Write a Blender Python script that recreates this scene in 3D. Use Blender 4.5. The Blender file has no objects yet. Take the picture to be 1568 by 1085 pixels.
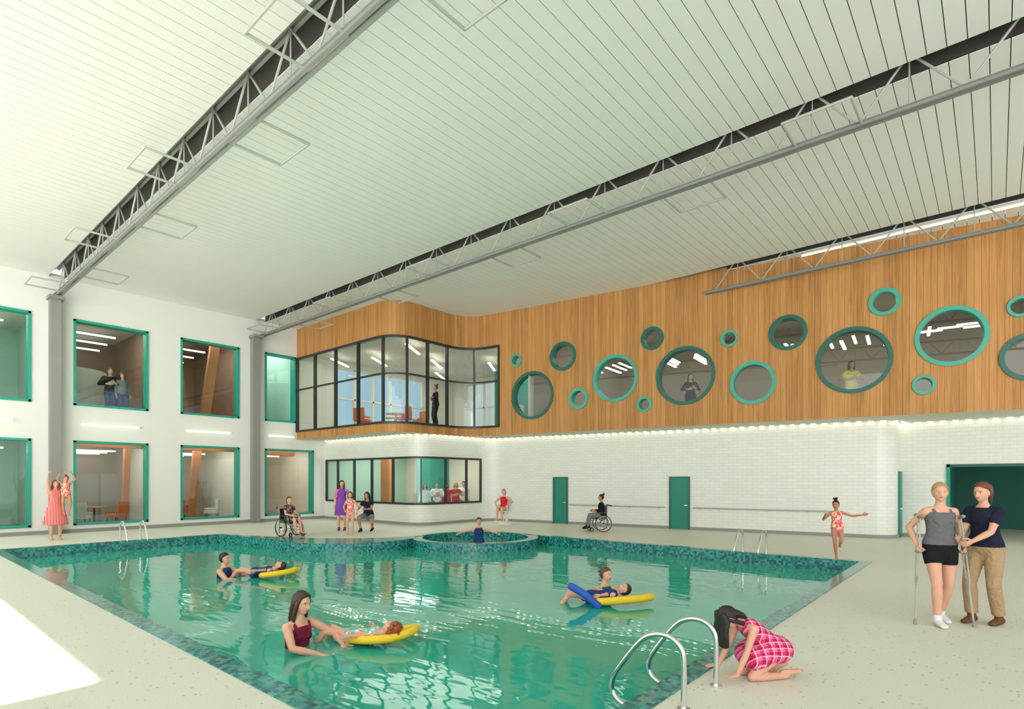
import bpy, bmesh, math, random
from mathutils import Vector, Matrix
from mathutils.bvhtree import BVHTree
from mathutils.geometry import tessellate_polygon
V=Vector
random.seed(4)
scene=bpy.context.scene
scene.view_settings.view_transform='Standard'
# ---------------------------------------------------------------- materials
def lin(c):
    return tuple((x/12.92 if x<=0.04045 else ((x+0.055)/1.055)**2.4) for x in (c[0]/255,c[1]/255,c[2]/255))+(1,)
def mat(name,c,rough=.6,metal=0,emit=0,spec=.5,noise=0,nscale=8,bump=0,samp=True,bdist=.01,bscale=None):
    m=bpy.data.materials.new(name);m.use_nodes=True
    nt=m.node_tree;b=nt.nodes['Principled BSDF']
    col=lin(c)
    b.inputs['Base Color'].default_value=col
    b.inputs['Roughness'].default_value=rough
    b.inputs['Metallic'].default_value=metal
    b.inputs['Specular IOR Level'].default_value=spec
    if emit:
        b.inputs['Emission Color'].default_value=col
        b.inputs['Emission Strength'].default_value=emit
        if not samp: m.cycles.emission_sampling='NONE'
    if noise or bump:
        tc=nt.nodes.new('ShaderNodeTexCoord')
        n=nt.nodes.new('ShaderNodeTexNoise');n.inputs['Scale'].default_value=nscale;n.inputs['Detail'].default_value=4
        nt.links.new(tc.outputs['Object'],n.inputs['Vector'])
        if noise:
            mx=nt.nodes.new('ShaderNodeMix');mx.data_type='RGBA'
            mx.inputs[6].default_value=tuple(x*(1-noise) for x in col[:3])+(1,)
            mx.inputs[7].default_value=tuple(min(1,x*(1+noise)) for x in col[:3])+(1,)
            nt.links.new(n.outputs['Fac'],mx.inputs[0]);nt.links.new(mx.outputs[2],b.inputs['Base Color'])
        if bump:
            bp=nt.nodes.new('ShaderNodeBump');bp.inputs['Strength'].default_value=bump;bp.inputs['Distance'].default_value=bdist
            n2=n
            if bscale:
                n2=nt.nodes.new('ShaderNodeTexNoise');n2.inputs['Scale'].default_value=bscale;n2.inputs['Detail'].default_value=2;n2.inputs['Distortion'].default_value=1.2
                nt.links.new(tc.outputs['Object'],n2.inputs['Vector'])
            nt.links.new(n2.outputs['Fac'],bp.inputs['Height']);nt.links.new(bp.outputs[0],b.inputs['Normal'])
    return m
def glassmat(name,tint,refl=.08,rough=.02):
    m=bpy.data.materials.new(name);m.use_nodes=True;nt=m.node_tree
    for n in list(nt.nodes):
        if n.type=='BSDF_PRINCIPLED': nt.nodes.remove(n)
    out=[n for n in nt.nodes if n.type=='OUTPUT_MATERIAL'][0]
    t=nt.nodes.new('ShaderNodeBsdfTransparent');t.inputs[0].default_value=lin(tint)
    g=nt.nodes.new('ShaderNodeBsdfGlossy');g.inputs['Roughness'].default_value=rough;g.inputs[0].default_value=(.9,1,.97,1)
    mx=nt.nodes.new('ShaderNodeMixShader');mx.inputs[0].default_value=refl
    nt.links.new(t.outputs[0],mx.inputs[1]);nt.links.new(g.outputs[0],mx.inputs[2]);nt.links.new(mx.outputs[0],out.inputs[0])
    return m
def N(nt,t,**kw):
    n=nt.nodes.new(t)
    for k,v in kw.items():
        if k in n.inputs: n.inputs[k].default_value=v
        else: setattr(n,k,v)
    return n
def math_n(nt,op,a,b=None):
    n=nt.nodes.new('ShaderNodeMath');n.operation=op
    for i,x in enumerate((a,b)):
        if x is None: continue
        if isinstance(x,(int,float)): n.inputs[i].default_value=x
        else: nt.links.new(x,n.inputs[i])
    return n.outputs[0]
def ramp(nt,fac,stops,const=False):
    r=nt.nodes.new('ShaderNodeValToRGB');el=r.color_ramp.elements
    if const: r.color_ramp.interpolation='CONSTANT'
    while len(el)<len(stops): el.new(.5)
    for e,(p,c) in zip(el,stops): e.position=p;e.color=lin(c)
    nt.links.new(fac,r.inputs[0]);return r.outputs[0]
def wood(name,pitch=.15,c0=(180,130,74),c1=(198,148,92)):
    m=mat(name,c0,.55,spec=.25);nt=m.node_tree;b=nt.nodes['Principled BSDF']
    uv=N(nt,'ShaderNodeUVMap');sp=N(nt,'ShaderNodeSeparateXYZ');nt.links.new(uv.outputs[0],sp.inputs[0])
    a=math_n(nt,'DIVIDE',sp.outputs[0],pitch);fl=math_n(nt,'FLOOR',a);fr=math_n(nt,'FRACT',a)
    wn=N(nt,'ShaderNodeTexWhiteNoise',noise_dimensions='1D');nt.links.new(fl,wn.inputs['W'])
    zz=math_n(nt,'ADD',math_n(nt,'MULTIPLY',sp.outputs[1],.9),math_n(nt,'MULTIPLY',wn.outputs[0],40))
    cb=N(nt,'ShaderNodeCombineXYZ');nt.links.new(math_n(nt,'MULTIPLY',sp.outputs[0],26),cb.inputs[0]);nt.links.new(zz,cb.inputs[1]);nt.links.new(wn.outputs[0],cb.inputs[2])
    no=N(nt,'ShaderNodeTexNoise',Scale=1.0,Detail=5,Distortion=.6);nt.links.new(cb.outputs[0],no.inputs['Vector'])
    f=math_n(nt,'ADD',math_n(nt,'MULTIPLY',no.outputs[0],.75),math_n(nt,'MULTIPLY',wn.outputs[0],.25))
    col=ramp(nt,f,[(.22,tuple(x*.8 for x in c0)),(.5,c0),(.78,c1)])
    g=math_n(nt,'LESS_THAN',fr,.06)
    mx=N(nt,'ShaderNodeMix',data_type='RGBA');nt.links.new(math_n(nt,'MULTIPLY',g,.55),mx.inputs[0]);nt.links.new(col,mx.inputs[6]);mx.inputs[7].default_value=lin((84,52,24))
    nt.links.new(mx.outputs[2],b.inputs['Base Color'])
    return m
m_wood=wood('wood_cladding')
def brickm():
    m=mat('glazed_brick',(224,226,218),.35);nt=m.node_tree;b=nt.nodes['Principled BSDF']
    uv=N(nt,'ShaderNodeUVMap');br=N(nt,'ShaderNodeTexBrick')
    br.inputs['Color1'].default_value=lin((226,229,221));br.inputs['Color2'].default_value=lin((221,225,216));br.inputs['Mortar'].default_value=lin((204,209,199))
    br.inputs['Scale'].default_value=1;br.inputs['Mortar Size'].default_value=.005;br.inputs['Brick Width'].default_value=.3;br.inputs['Row Height'].default_value=.105
    nt.links.new(uv.outputs[0],br.inputs['Vector']);nt.links.new(br.outputs[0],b.inputs['Base Color'])
    return m
m_brick=brickm()
def mosaic():
    m=mat('mosaic_tile',(20,90,95),.15);nt=m.node_tree;b=nt.nodes['Principled BSDF']
    tc=N(nt,'ShaderNodeTexCoord');ad=N(nt,'ShaderNodeVectorMath',operation='ADD');ad.inputs[1].default_value=(.013,.013,.013)
    nt.links.new(tc.outputs['Object'],ad.inputs[0])
    sn=N(nt,'ShaderNodeVectorMath',operation='SNAP');sn.inputs[1].default_value=(.05,.05,.05);nt.links.new(ad.outputs[0],sn.inputs[0])
    wn=N(nt,'ShaderNodeTexWhiteNoise',noise_dimensions='3D');nt.links.new(sn.outputs[0],wn.inputs['Vector'])
    c=ramp(nt,wn.outputs[0],[(0,(18,78,88)),(.3,(26,112,114)),(.6,(40,136,130)),(.85,(66,158,146)),(1,(96,140,118))])
    nt.links.new(c,b.inputs['Base Color']);return m
m_mosaic=mosaic()
def terrazzo():
    m=mat('terrazzo',(206,207,190),.5,spec=.3);nt=m.node_tree;b=nt.nodes['Principled BSDF']
    tc=N(nt,'ShaderNodeTexCoord');vo=N(nt,'ShaderNodeTexVoronoi',Scale=22);nt.links.new(tc.outputs['Object'],vo.inputs['Vector'])
    sp=N(nt,'ShaderNodeSeparateColor');nt.links.new(vo.outputs['Color'],sp.inputs[0])
    near=math_n(nt,'LESS_THAN',vo.outputs['Distance'],.26);pick=math_n(nt,'LESS_THAN',sp.outputs[0],.14)
    f=math_n(nt,'MULTIPLY',math_n(nt,'MULTIPLY',near,pick),.75)
    c=ramp(nt,sp.outputs[1],[(0,(150,150,90)),(.5,(170,165,110)),(1,(120,140,100))])
    no=N(nt,'ShaderNodeTexNoise',Scale=60,Detail=3);nt.links.new(tc.outputs['Object'],no.inputs['Vector'])
    base=ramp(nt,no.outputs[0],[(.3,(208,209,193)),(.7,(220,221,207))])
    mx=N(nt,'ShaderNodeMix',data_type='RGBA');nt.links.new(f,mx.inputs[0]);nt.links.new(base,mx.inputs[6]);nt.links.new(c,mx.inputs[7])
    nt.links.new(mx.outputs[2],b.inputs['Base Color']);return m
m_floor=terrazzo()
def water():
    m=mat('pool_water',(28,150,128),.03,spec=.5);nt=m.node_tree;b=nt.nodes['Principled BSDF']
    b.inputs['IOR'].default_value=1.5
    tc=N(nt,'ShaderNodeTexCoord')
    mp=N(nt,'ShaderNodeMapping');mp.inputs['Scale'].default_value=(.6,2.0,1);mp.inputs['Rotation'].default_value=(0,0,math.radians(-40.6));nt.links.new(tc.outputs['Object'],mp.inputs[0])
    n1=N(nt,'ShaderNodeTexNoise',Scale=1.7,Detail=2,Distortion=.3);nt.links.new(mp.outputs[0],n1.inputs['Vector'])
    n2=N(nt,'ShaderNodeTexNoise',Scale=.4,Detail=2);nt.links.new(mp.outputs[0],n2.inputs['Vector'])
    h=math_n(nt,'ADD',n1.outputs[0],math_n(nt,'MULTIPLY',n2.outputs[0],.9))
    bp=N(nt,'ShaderNodeBump',Strength=.2,Distance=.04);nt.links.new(h,bp.inputs['Height']);nt.links.new(bp.outputs[0],b.inputs['Normal'])
    c=ramp(nt,n2.outputs[0],[(.3,(40,160,138)),(.7,(52,170,148))]);nt.links.new(c,b.inputs['Base Color'])
    return m
m_water=water()
m_white=mat('white_paint',(226,227,221),.8,noise=.02,nscale=2)
m_soffit=mat('soffit_paint',(214,212,196),.8)
m_slat=mat('ceiling_slat',(232,233,225),.7,noise=.02,nscale=30)
m_dark=mat('plenum_dark',(60,58,54),.9)
m_steel=mat('grey_painted_steel',(128,130,126),.5)
m_steel_l=mat('light_grey_steel',(168,172,162),.5)
m_pil=mat('pilaster_grey',(132,133,128),.6)
m_teal=mat('teal_frame',(18,146,126),.4)
m_rim=mat('light_teal_rim',(58,158,138),.4)
m_teald=mat('dark_teal_frame',(14,92,80),.4)
m_door=mat('teal_door',(0,122,104),.4)
m_black=mat('black_metal',(38,40,40),.4)
m_chrome=mat('brushed_stainless',(225,228,226),.15,metal=1)
m_grey=mat('skirting_grey',(140,142,134),.6)
m_led=mat('led_strip',(255,250,232),.5,emit=8)
m_fix=mat('linear_light',(255,250,235),.5,emit=.7,samp=False)
m_panel=mat('light_panel',(255,250,238),.5,emit=3,samp=False)
m_glass=glassmat('clear_glass',(236,246,242),.05)
m_glass2=glassmat('grey_glass',(222,230,224),.06)
# ---------------------------------------------------------------- mesh builder
class MB:
    def __init__(s): s.v=[];s.f=[];s.m=[];s.uv=[];s.mats=[]
    def mi(s,m):
        if m not in s.mats: s.mats.append(m)
        return s.mats.index(m)
    def face(s,pts,m,uv=None):
        b=len(s.v);s.v+= [tuple(p) for p in pts];s.f.append(list(range(b,b+len(pts))));s.m.append(s.mi(m));s.uv.append(uv)
    def add(s,vs,fs,m):
        b=len(s.v);s.v+=[tuple(p) for p in vs];k=s.mi(m)
        for f in fs: s.f.append([i+b for i in f]);s.m.append(k);s.uv.append(None)
    def box(s,c,d,m,rz=0,mtx=None):
        vs=[V((x*d[0]/2,y*d[1]/2,z*d[2]/2)) for x in(-1,1) for y in(-1,1) for z in(-1,1)]
        R=mtx if mtx is not None else Matrix.Rotation(rz,3,'Z')
        vs=[R@v+V(c) for v in vs]
        s.add(vs,[(0,1,3,2),(4,6,7,5),(0,4,5,1),(2,3,7,6),(0,2,6,4),(1,5,7,3)],m)
    def box2(s,a,b,m): s.box([(a[i]+b[i])/2 for i in range(3)],[abs(b[i]-a[i]) for i in range(3)],m)
    def tube(s,pts,r,m,n=10,side=None,round_=True):
        pts=[V(p) for p in pts]
        k=len(pts)
        if not isinstance(r,(list,tuple)): r=[r]*k
        r=[(x,x) if not isinstance(x,(tuple,list)) else tuple(x) for x in r]
        if side is not None and isinstance(side,list): S=[V(q) for q in side]
        elif side is not None: S=[V(side)]*k
        else: S=[None]*k
        T=[]
        for i in range(k):
            t=(pts[min(i+1,k-1)]-pts[max(i-1,0)])
            T.append(t.normalized() if t.length>1e-9 else V((0,0,1)))
        P=[(pts[i],T[i],r[i],S[i]) for i in range(k)]
        if round_:
            pre=[];post=[]
            for a in (80,50,25):
                a=math.radians(a);ra=r[0];rm=min(ra)
                pre.append((pts[0]-T[0]*rm*math.sin(a),T[0],(ra[0]*math.cos(a),ra[1]*math.cos(a)),S[0]))
                ra=r[-1];rm=min(ra)
                post.insert(0,(pts[-1]+T[-1]*rm*math.sin(a),T[-1],(ra[0]*math.cos(a),ra[1]*math.cos(a)),S[-1]))
            P=pre+P+post
        t0=P[0][1]
        X=S[0] if S[0] is not None else (t0.cross(V((0,0,1))) if abs(t0.z)<.9 else t0.cross(V((0,1,0))))
        rings=[]
        for c,t,(a,b),sd in P:
            if sd is not None and (sd-t*t.dot(sd)).length>.2: X=sd
            X=(X-t*t.dot(X)).normalized();Y=t.cross(X)
            rings.append([c+X*(a*math.cos(2*math.pi*j/n))+Y*(b*math.sin(2*math.pi*j/n)) for j in range(n)])
        vs=[p for rg in rings for p in rg];fs=[]
        for i in range(len(rings)-1):
            for j in range(n):
                fs.append((i*n+j,i*n+(j+1)%n,(i+1)*n+(j+1)%n,(i+1)*n+j))
        fs.append(tuple(range(n-1,-1,-1)));L=(len(rings)-1)*n;fs.append(tuple(range(L,L+n)))
        s.add(vs,fs,m)
    def ell(s,c,r,m,M=None,nu=14,nv=9):
        if not isinstance(r,(tuple,list)): r=(r,r,r)
        M=M or Matrix.Identity(3);c=V(c)
        vs=[c+M@V((0,0,-r[2]))]
        for i in range(1,nv):
            t=math.pi*i/nv
            for j in range(nu):
                p=2*math.pi*j/nu
                vs.append(c+M@V((r[0]*math.sin(t)*math.cos(p),r[1]*math.sin(t)*math.sin(p),-r[2]*math.cos(t))))
        vs.append(c+M@V((0,0,r[2])));fs=[]
        for j in range(nu): fs.append((0,1+(j+1)%nu,1+j))
        for i in range(nv-2):
            for j in range(nu):
                a=1+i*nu+j;b=1+i*nu+(j+1)%nu;fs.append((a,b,b+nu,a+nu))
        L=len(vs)-1
        for j in range(nu): fs.append((L,L-nu+j,L-nu+(j+1)%nu))
        s.add(vs,fs,m)
    def poly(s,loops,z,m,up=True):
        loops3=[[V((p[0],p[1],0)) for p in l] for l in loops]
        flat=[p for l in loops3 for p in l];tr=tessellate_polygon(loops3)
        fs=[]
        for t in tr:
            a,b,c=[flat[i] for i in t]
            ccw=(b-a).cross(c-a).z>0
            fs.append(tuple(t) if ccw==up else tuple(reversed(t)))
        s.add([(p.x,p.y,z) for p in flat],fs,m)
    def ring(s,c,ax,ra,rb,depth,m,n=48):
        ax=V(ax).normalized();X=ax.cross(V((0,0,1))) if abs(ax.z)<.5 else V((1,0,0));X.normalize()
        Y=V((0,0,1)) if abs(ax.z)<.5 else V((0,1,0))
        vs=[];c=V(c)
        for i in range(n):
            a=2*math.pi*i/n;d=X*math.cos(a)+Y*math.sin(a)
            vs+=[c+d*ra+ax*depth/2,c+d*rb+ax*depth/2,c+d*rb-ax*depth/2,c+d*ra-ax*depth/2]
        fs=[]
        for i in range(n):
            for k in range(4):
                a=i*4+k;b=i*4+(k+1)%4;c2=((i+1)%n)*4+(k+1)%4;d2=((i+1)%n)*4+k
                fs.append((a,b,c2,d2))
        s.add(vs,fs,m)
    def obj(s,name,smooth=True,parent=None,loc=(0,0,0),rz=0,ang=40,scale=1):
        me=bpy.data.meshes.new(name);me.from_pydata([(v[0]*scale,v[1]*scale,v[2]*scale) for v in s.v],[],s.f)
        for m in s.mats: me.materials.append(m)
        me.polygons.foreach_set('material_index',s.m);me.polygons.foreach_set('use_smooth',[smooth]*len(s.f))
        if any(u is not None for u in s.uv):
            ul=me.uv_layers.new(name='UVMap')
            for p,u in zip(me.polygons,s.uv):
                if u:
                    for li,q in zip(p.loop_indices,u): ul.data[li].uv=q
        me.update()
        if smooth: 
            try: me.set_sharp_from_angle(angle=math.radians(ang))
            except Exception: pass
        o=bpy.data.objects.new(name,me);bpy.context.collection.objects.link(o);o.location=loc;o.rotation_euler=(0,0,rz)
        if parent: o.parent=parent
        return o
# ================================================================= PEOPLE
def remesh(src,vox,it=4):
    me=bpy.data.meshes.new('t');me.from_pydata([tuple(v) for v in src.v],[],src.f);me.update()
    o=bpy.data.objects.new('t',me);bpy.context.collection.objects.link(o)
    r=o.modifiers.new('r','REMESH');r.mode='VOXEL';r.voxel_size=vox
    sm=o.modifiers.new('s','SMOOTH');sm.factor=.5;sm.iterations=it
    dg=bpy.context.evaluated_depsgraph_get();e=o.evaluated_get(dg);m2=e.to_mesh()
    vs=[v.co.copy() for v in m2.vertices];fs=[tuple(p.vertices) for p in m2.polygons];cs=[p.center.copy() for p in m2.polygons]
    e.to_mesh_clear();bpy.data.objects.remove(o);bpy.data.meshes.remove(me)
    bvh=BVHTree.FromPolygons([V(v) for v in src.v],src.f)
    out=MB();out.mats=list(src.mats);out.v=[tuple(v) for v in vs];out.f=[list(f) for f in fs];out.uv=[None]*len(fs)
    for c in cs:
        q=bvh.find_nearest(c);out.m.append(src.m[q[2]] if q[2] is not None else 0)
    return out
def ik(a,b,l1,l2,pole):
    d=b-a;L=d.length;mx=(l1+l2)*.998
    if L>mx: b=a+d*(mx/L);d=b-a;L=mx
    n=d.normalized();L=max(L,abs(l1-l2)+.02);x=(l1*l1-l2*l2+L*L)/(2*L);h=math.sqrt(max(0,l1*l1-x*x))
    p=V(pole);p=p-n*p.dot(n);p=p.normalized() if p.length>1e-6 else V((0,0,1))
    return a+n*x+p*h,b
TF=[(-.12,.09,.075),(-.06,.15,.105),(.0,.172,.118),(.06,.16,.11),(.12,.135,.095),(.18,.12,.086),(.25,.124,.09),(.33,.138,.096),(.39,.142,.088),(.43,.12,.072),(.465,.075,.056),(.5,.05,.05)]
TM=[(-.12,.09,.075),(-.06,.145,.1),(.0,.158,.112),(.06,.155,.108),(.12,.148,.102),(.18,.145,.1),(.25,.155,.105),(.33,.17,.112),(.39,.175,.102),(.43,.15,.085),(.465,.09,.065),(.5,.055,.055)]
def tr(tab,t):
    if t<=tab[0][0]: return tab[0][1:]
    for a,b in zip(tab,tab[1:]):
        if t<=b[0]:
            k=(t-a[0])/(b[0]-a[0]);return (a[1]+(b[1]-a[1])*k,a[2]+(b[2]-a[2])*k)
    return tab[-1][1:]
def hand(mb,w,d,n,right,curl,m,sc=1):
    d=d.normalized();n=(n-d*d.dot(n)).normalized();th=d.cross(n)*(1 if right else -1)
    k=w+d*.085*sc
    mb.tube([w-d*.01,w+d*.03*sc,k],[(.026*sc,.019*sc),(.038*sc,.017*sc),(.04*sc,.013*sc)],m,12,side=th)
    for off,ln in((.03,.072),(.01,.08),(-.01,.074),(-.03,.058)):
        p=k+th*off*sc-d*.008;pts=[p];dr=d+th*off*1.5;dr.normalize();a=0
        for sgl,cf in((.42,.8),(.32,1.0),(.26,.7)):
            a+=curl*cf;q=dr*math.cos(a)+n*math.sin(a);pts.append(pts[-1]+q*ln*sgl*sc)
        mb.tube(pts,[.0095*sc,.009*sc,.0082*sc,.0068*sc],m,8)
    t0=w+d*.022*sc+th*.026*sc;q=(d*.65+th*.7+n*.25).normalized();q2=(d*.85+th*.25+n*(.2+curl*.5)).normalized()
    mb.tube([t0,t0+q*.042*sc,t0+q*.042*sc+q2*.032*sc,t0+q*.042*sc+q2*.055*sc],[.014*sc,.0115*sc,.01*sc,.0075*sc],m,8)
def sstep(a,b,x):
    t=max(0,min(1,(x-a)/(b-a)));return t*t*(3-2*t)
def head(mb,C,up,look,skin,lip,hm,style,hs,iris):
    up=up.normalized();Y=(look-up*look.dot(up)).normalized();X=Y.cross(up);M=Matrix((X,Y,up)).transposed()
    T=lambda p:C+M@(V(p)*hs)
    nu,nv=44,44;vs=[];ex=math.exp
    for i in range(nv+1):
        th=math.pi*i/nv
        for j in range(nu):
            a=2*j/nu-1;ph=math.pi*math.copysign(abs(a)**1.4,a);st=math.sin(th)
            x=.072*st*math.sin(ph);y=.094*st*math.cos(ph);z=.113*math.cos(th)
            if z<0:
                k=min(1,-z/.113);x*=1-.22*k**1.3
                y*= (1-.4*k) if y<0 else (1+.34*k*k)
            if y>0:
                y*=.95
                t=(.026-z)/.056;nn=0
                if 0<t<1: nn=.023*t**1.2
                elif 1<=t<1.3: nn=.023*(1-(t-1)/.3)
                y+=ex(-(x/.011)**2)*nn
                y-=.008*ex(-((abs(x)-.031)/.016)**2-((z-.004)/.012)**2)
                if abs(x)<.055: y+=.003*ex(-((z-.026)/.008)**2)
                y+=.005*ex(-(x/.022)**2-((z+.052)/.009)**2)-.003*ex(-(x/.022)**2-((z+.0525)/.003)**2)
                y+=.004*ex(-(x/.02)**2-((z+.092)/.015)**2)
            vs.append((x,y,z))
    fs=[];fl=[]
    for i in range(nv):
        for j in range(nu):
            a=i*nu+j;b=i*nu+(j+1)%nu;f=(a,b,b+nu,a+nu)
            c=sum((V(vs[q]) for q in f),V())/4
            (fl if (c.y>0.04 and abs(c.x)<.023*(1-abs(c.z+.052)/.02) and abs(c.z+.052)<.0085) else fs).append(f)
    tv=[T(v) for v in vs]
    mb.add(tv,fs,skin);mb.add(tv,fl,lip)
    for s_ in(-1,1):
        mb.ell(T((s_*.030,.0645,.004)),.0128*hs,M_eye,nu=10,nv=8)
        mb.ell(T((s_*.029,.0755,.003)),(.0062*hs,.003*hs,.0062*hs),iris,M,10,6)
        mb.tube([T((s_*.016,.085,.024)),T((s_*.032,.081,.028)),T((s_*.047,.069,.023))],[.0026*hs]*3,hm,6)
        mb.tube([T((s_*.018,.0755,.010)),T((s_*.030,.078,.0150)),T((s_*.042,.071,.009))],[.002*hs]*3,hm,6)
        mb.ell(T((s_*.071,-.004,-.006)),(.009*hs,.017*hs,.029*hs),skin,M,10,8)
    if style is None: return T,M
    hv=[];nu,nv=40,26
    for i in range(nv+1):
        th=math.pi*i/nv
        for j in range(nu):
            ph=2*math.pi*j/nu;st=math.sin(th)
            x=.085*st*math.sin(ph);y=.103*st*math.cos(ph)-.012;z=.107*math.cos(th)+.022
            if y>-.01:
                lim=.055+.02*math.cos(x/.085*2.2) ; k=sstep(lim+.012,lim-.02,z)
                y=y-(y+.012)*k*.9
            hv.append((x,y,z+.0015*math.sin(ph*19)))
    mb.add([T(v) for v in hv],[(i*nu+j,i*nu+(j+1)%nu,(i+1)*nu+(j+1)%nu,(i+1)*nu+j) for i in range(nv) for j in range(nu)],hm)
    def tb(pts,r,n=12,side=X): mb.tube([T(p) for p in pts],[(q[0]*hs,q[1]*hs) if isinstance(q,tuple) else q*hs for q in r],hm,n,side=side)
    if style in('long','bob'):
        q=.0 if style=='long' else .12
        tb([(0,-.05,.03),(0,-.07,-.06),(0,-.08,-.16+q*.4),(0,-.075,-.27+q)],[(.08,.05),(.078,.042),(.072,.032),(.05,.018)],16)
        for s_ in(-1,1):
            tb([(s_*.055,.035,.075),(s_*.076,.022,.02),(s_*.082,.0,-.06),(s_*.084,-.01,-.12),(s_*.082,.0,-.22+q)],[.016,.017,.022,.024,.01])
    if style=='pony':
        tb([(0,-.09,.06),(0,-.135,.055),(0,-.15,-.02),(0,-.14,-.14)],[.02,.03,.028,.01])
    if style=='bun': tb([(0,-.07,.09),(0,-.1,.13)],[.03,.042])
    if style=='buns':
        for k in range(16):
            a=k*2.4;r=.02+.03*(k%4)/4;tb([(r*math.cos(a)*.6,-.02+r*math.sin(a)*.6,.12),(r*math.cos(a)*1.5,-.02+r*math.sin(a)*1.5,.15+.01*(k%5)),(r*math.cos(a)*2.2,-.02+r*math.sin(a)*2,.165+.014*(k%3))],[.016,.016,.006],6)
    if style=='curly':
        for k in range(46):
            a=k*2.4;z=-.06+.17*((k*7)%46)/46;r=math.sqrt(max(.05,1-((z-.02)/.115)**2))
            y=-.02+math.cos(a)*.1*r
            if y>.03 and z<.06: continue
            mb.ell(T((math.sin(a)*.086*r,y,z)),.028*hs,hm,nu=8,nv=6)
    return T,M
def person(name,loc,yaw,h,skin,hair=None,style='short',sex='f',pelvis=(0,0,.925),up=(0,0,1),cup=None,fwd=(0,1,0),cfwd=None,look=(0,1,0),hup=None,
           hands=None,feet=None,hs=1,top=None,sleeve=None,bottom=None,leg=None,shoe=None,skirt=None,straps=None,vox=.013,fat=1,extra=None,lip=None,pre=None):
    s=h/1.7;mb=MB();mb.mi(skin)
    P=V(pelvis);up=V(up).normalized();cup=V(cup).normalized() if cup else up
    F0=V(fwd);F0=(F0-up*up.dot(F0)).normalized();F1=V(cfwd) if cfwd else V(fwd);F1=(F1-cup*cup.dot(F1)).normalized() if (F1-cup*cup.dot(F1)).length>.1 else F0
    R0=F0.cross(up);R1=F1.cross(cup)
    B=P+up*.24;Nk=B+cup*.26
    def cv(t):
        if t<=0: return P+up*t
        u=t/.5;return P*(1-u)**2+B*2*u*(1-u)+Nk*u*u
    def dr(t):
        if t<=0: return up
        u=t/.5;return ((B-P)*(1-u)+(Nk-B)*u).normalized()
    def sd(t):
        k=max(0,min(1,t/.4));return (R0*(1-k)+R1*k)
    tab=TF if sex!='m' else TM
    def torso(t0,t1,m,off,n=15,rd=True):
        ts=[t0+(t1-t0)*i/(n-1) for i in range(n)]
        mb.tube([cv(t) for t in ts],[tuple(q*fat+off for q in tr(tab,t)) for t in ts],m,24,side=[sd(t) for t in ts],round_=rd)
    torso(-.12,.5,skin,0)
    S={};sm_=sleeve[1] if sleeve else skin;so=.011 if sleeve else 0
    hipm=bottom[2] if bottom else (top[2] if top else skin)
    for key,sg in(('R',1),('L',-1)):
        S[key]=cv(.42)+R1*sg*(.148 if sex!='m' else .18)*fat**.5
        mb.tube([cv(.452)+R1*sg*.03,S[key]],[.036,.042+so],sm_,12)
        mb.tube([cv(.395)+R1*sg*.06,S[key]-cup*.015],[.062+so,.046+so],sm_,12)
        mb.ell(P-F0*.045+R0*sg*.075-up*.03,(.09*fat,.087,.092),hipm)
        if bottom: mb.ell(P+R0*sg*.07-up*.05,(.1*fat,.1,.09),hipm)
    if sex=='f':
        for sg in(-1,1):
            f=R1.cross(dr(.31))*-1
            mb.ell(cv(.31)+R1*sg*.062+f*.062,(.056,.05,.052),top[2] if top and top[1]>.3 else skin)
    if bottom: torso(-.13,min(bottom[1],top[0]+.03) if top else bottom[1],bottom[2],.012,8,True)
    if top: torso(top[0],top[1],top[2],(top[3] if len(top)>3 else .009)+(.008 if bottom else 0),12,not bottom and top[0]<-.05)
    if straps:
        for sg in(-1,1):
            f=(R1.cross(dr(.38)))*-1
            mb.tube([cv(.35)+R1*sg*.075+f*.092,cv(.40)+R1*sg*.082+f*.074,cv(.44)+R1*sg*.085+f*.035,cv(.452)+R1*sg*.085-f*.01,cv(.42)+R1*sg*.08-f*.062,cv(.36)+R1*sg*.07-f*.09],[(.019,.012)]*6,straps,8,side=R1)
    look=V(look).normalized();hup=V(hup).normalized() if hup else cup
    hj=Nk+(cup*.5+hup*.5)*.05;HC=hj+hup*(.055+.035*hs)+look*.012
    mb.tube([cv(.44),Nk,hj+hup*.03],[.058,.05,.047] if sex=='m' else [.05,.044,.043],skin,14)
    dh={'R':dict(p=(.235,.03,.84),pole=(.3,-1,0)),'L':dict(p=(-.235,.03,.84),pole=(-.3,-1,0))}
    fing=MB();fing.mats=mb.mats
    def limb(a,b,rs,m,off,f0,f1):
        n=7;pts=[];rr=[]
        for i in range(n):
            k=f0+(f1-f0)*i/(n-1);pts.append(a.lerp(b,k));x=k*(len(rs)-1);j=min(int(x),len(rs)-2);rr.append(rs[j]+(rs[j+1]-rs[j])*(x-j)+off)
        mb.tube(pts,rr,m,14,round_=(m is skin) or f1-f0>.99)
    for key,sg in(('R',1),('L',-1)):
        q=dict(dh[key]);q.update((hands or {}).get(key,{}))
        E,W=ik(S[key],V(q['p']),.275,.25,q['pole']);g=1.12 if sex=='m' else (.92 if hs<1.1 else .85)
        ra=[.05*g,.049*g,.044*g,.038*g];rf=[.038*g,.042*g,.034*g,.026*g]
        limb(S[key],E,ra,skin,0,0,1);limb(E,W,rf,skin,0,0,1)
        if sleeve:
            fr,sm=sleeve[0],sleeve[1]
            limb(S[key],E,ra,sm,.012,0,min(1,fr))
            if fr>1: limb(E,W,rf,sm,.010,0,fr-1)
        d=V(q['dir']) if 'dir' in q else (W-E);n_=V(q['n']) if 'n' in q else V((-sg,0,0))
        d.normalize()
        if abs(d.dot(n_.normalized()))>.95: n_=V((0,1,0)) if abs(d.y)<.9 else V((0,0,-1))
        hand(fing,W,d,n_,key=='R',q.get('curl',.35),skin,(1.1 if sex=='m' else .95))
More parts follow.
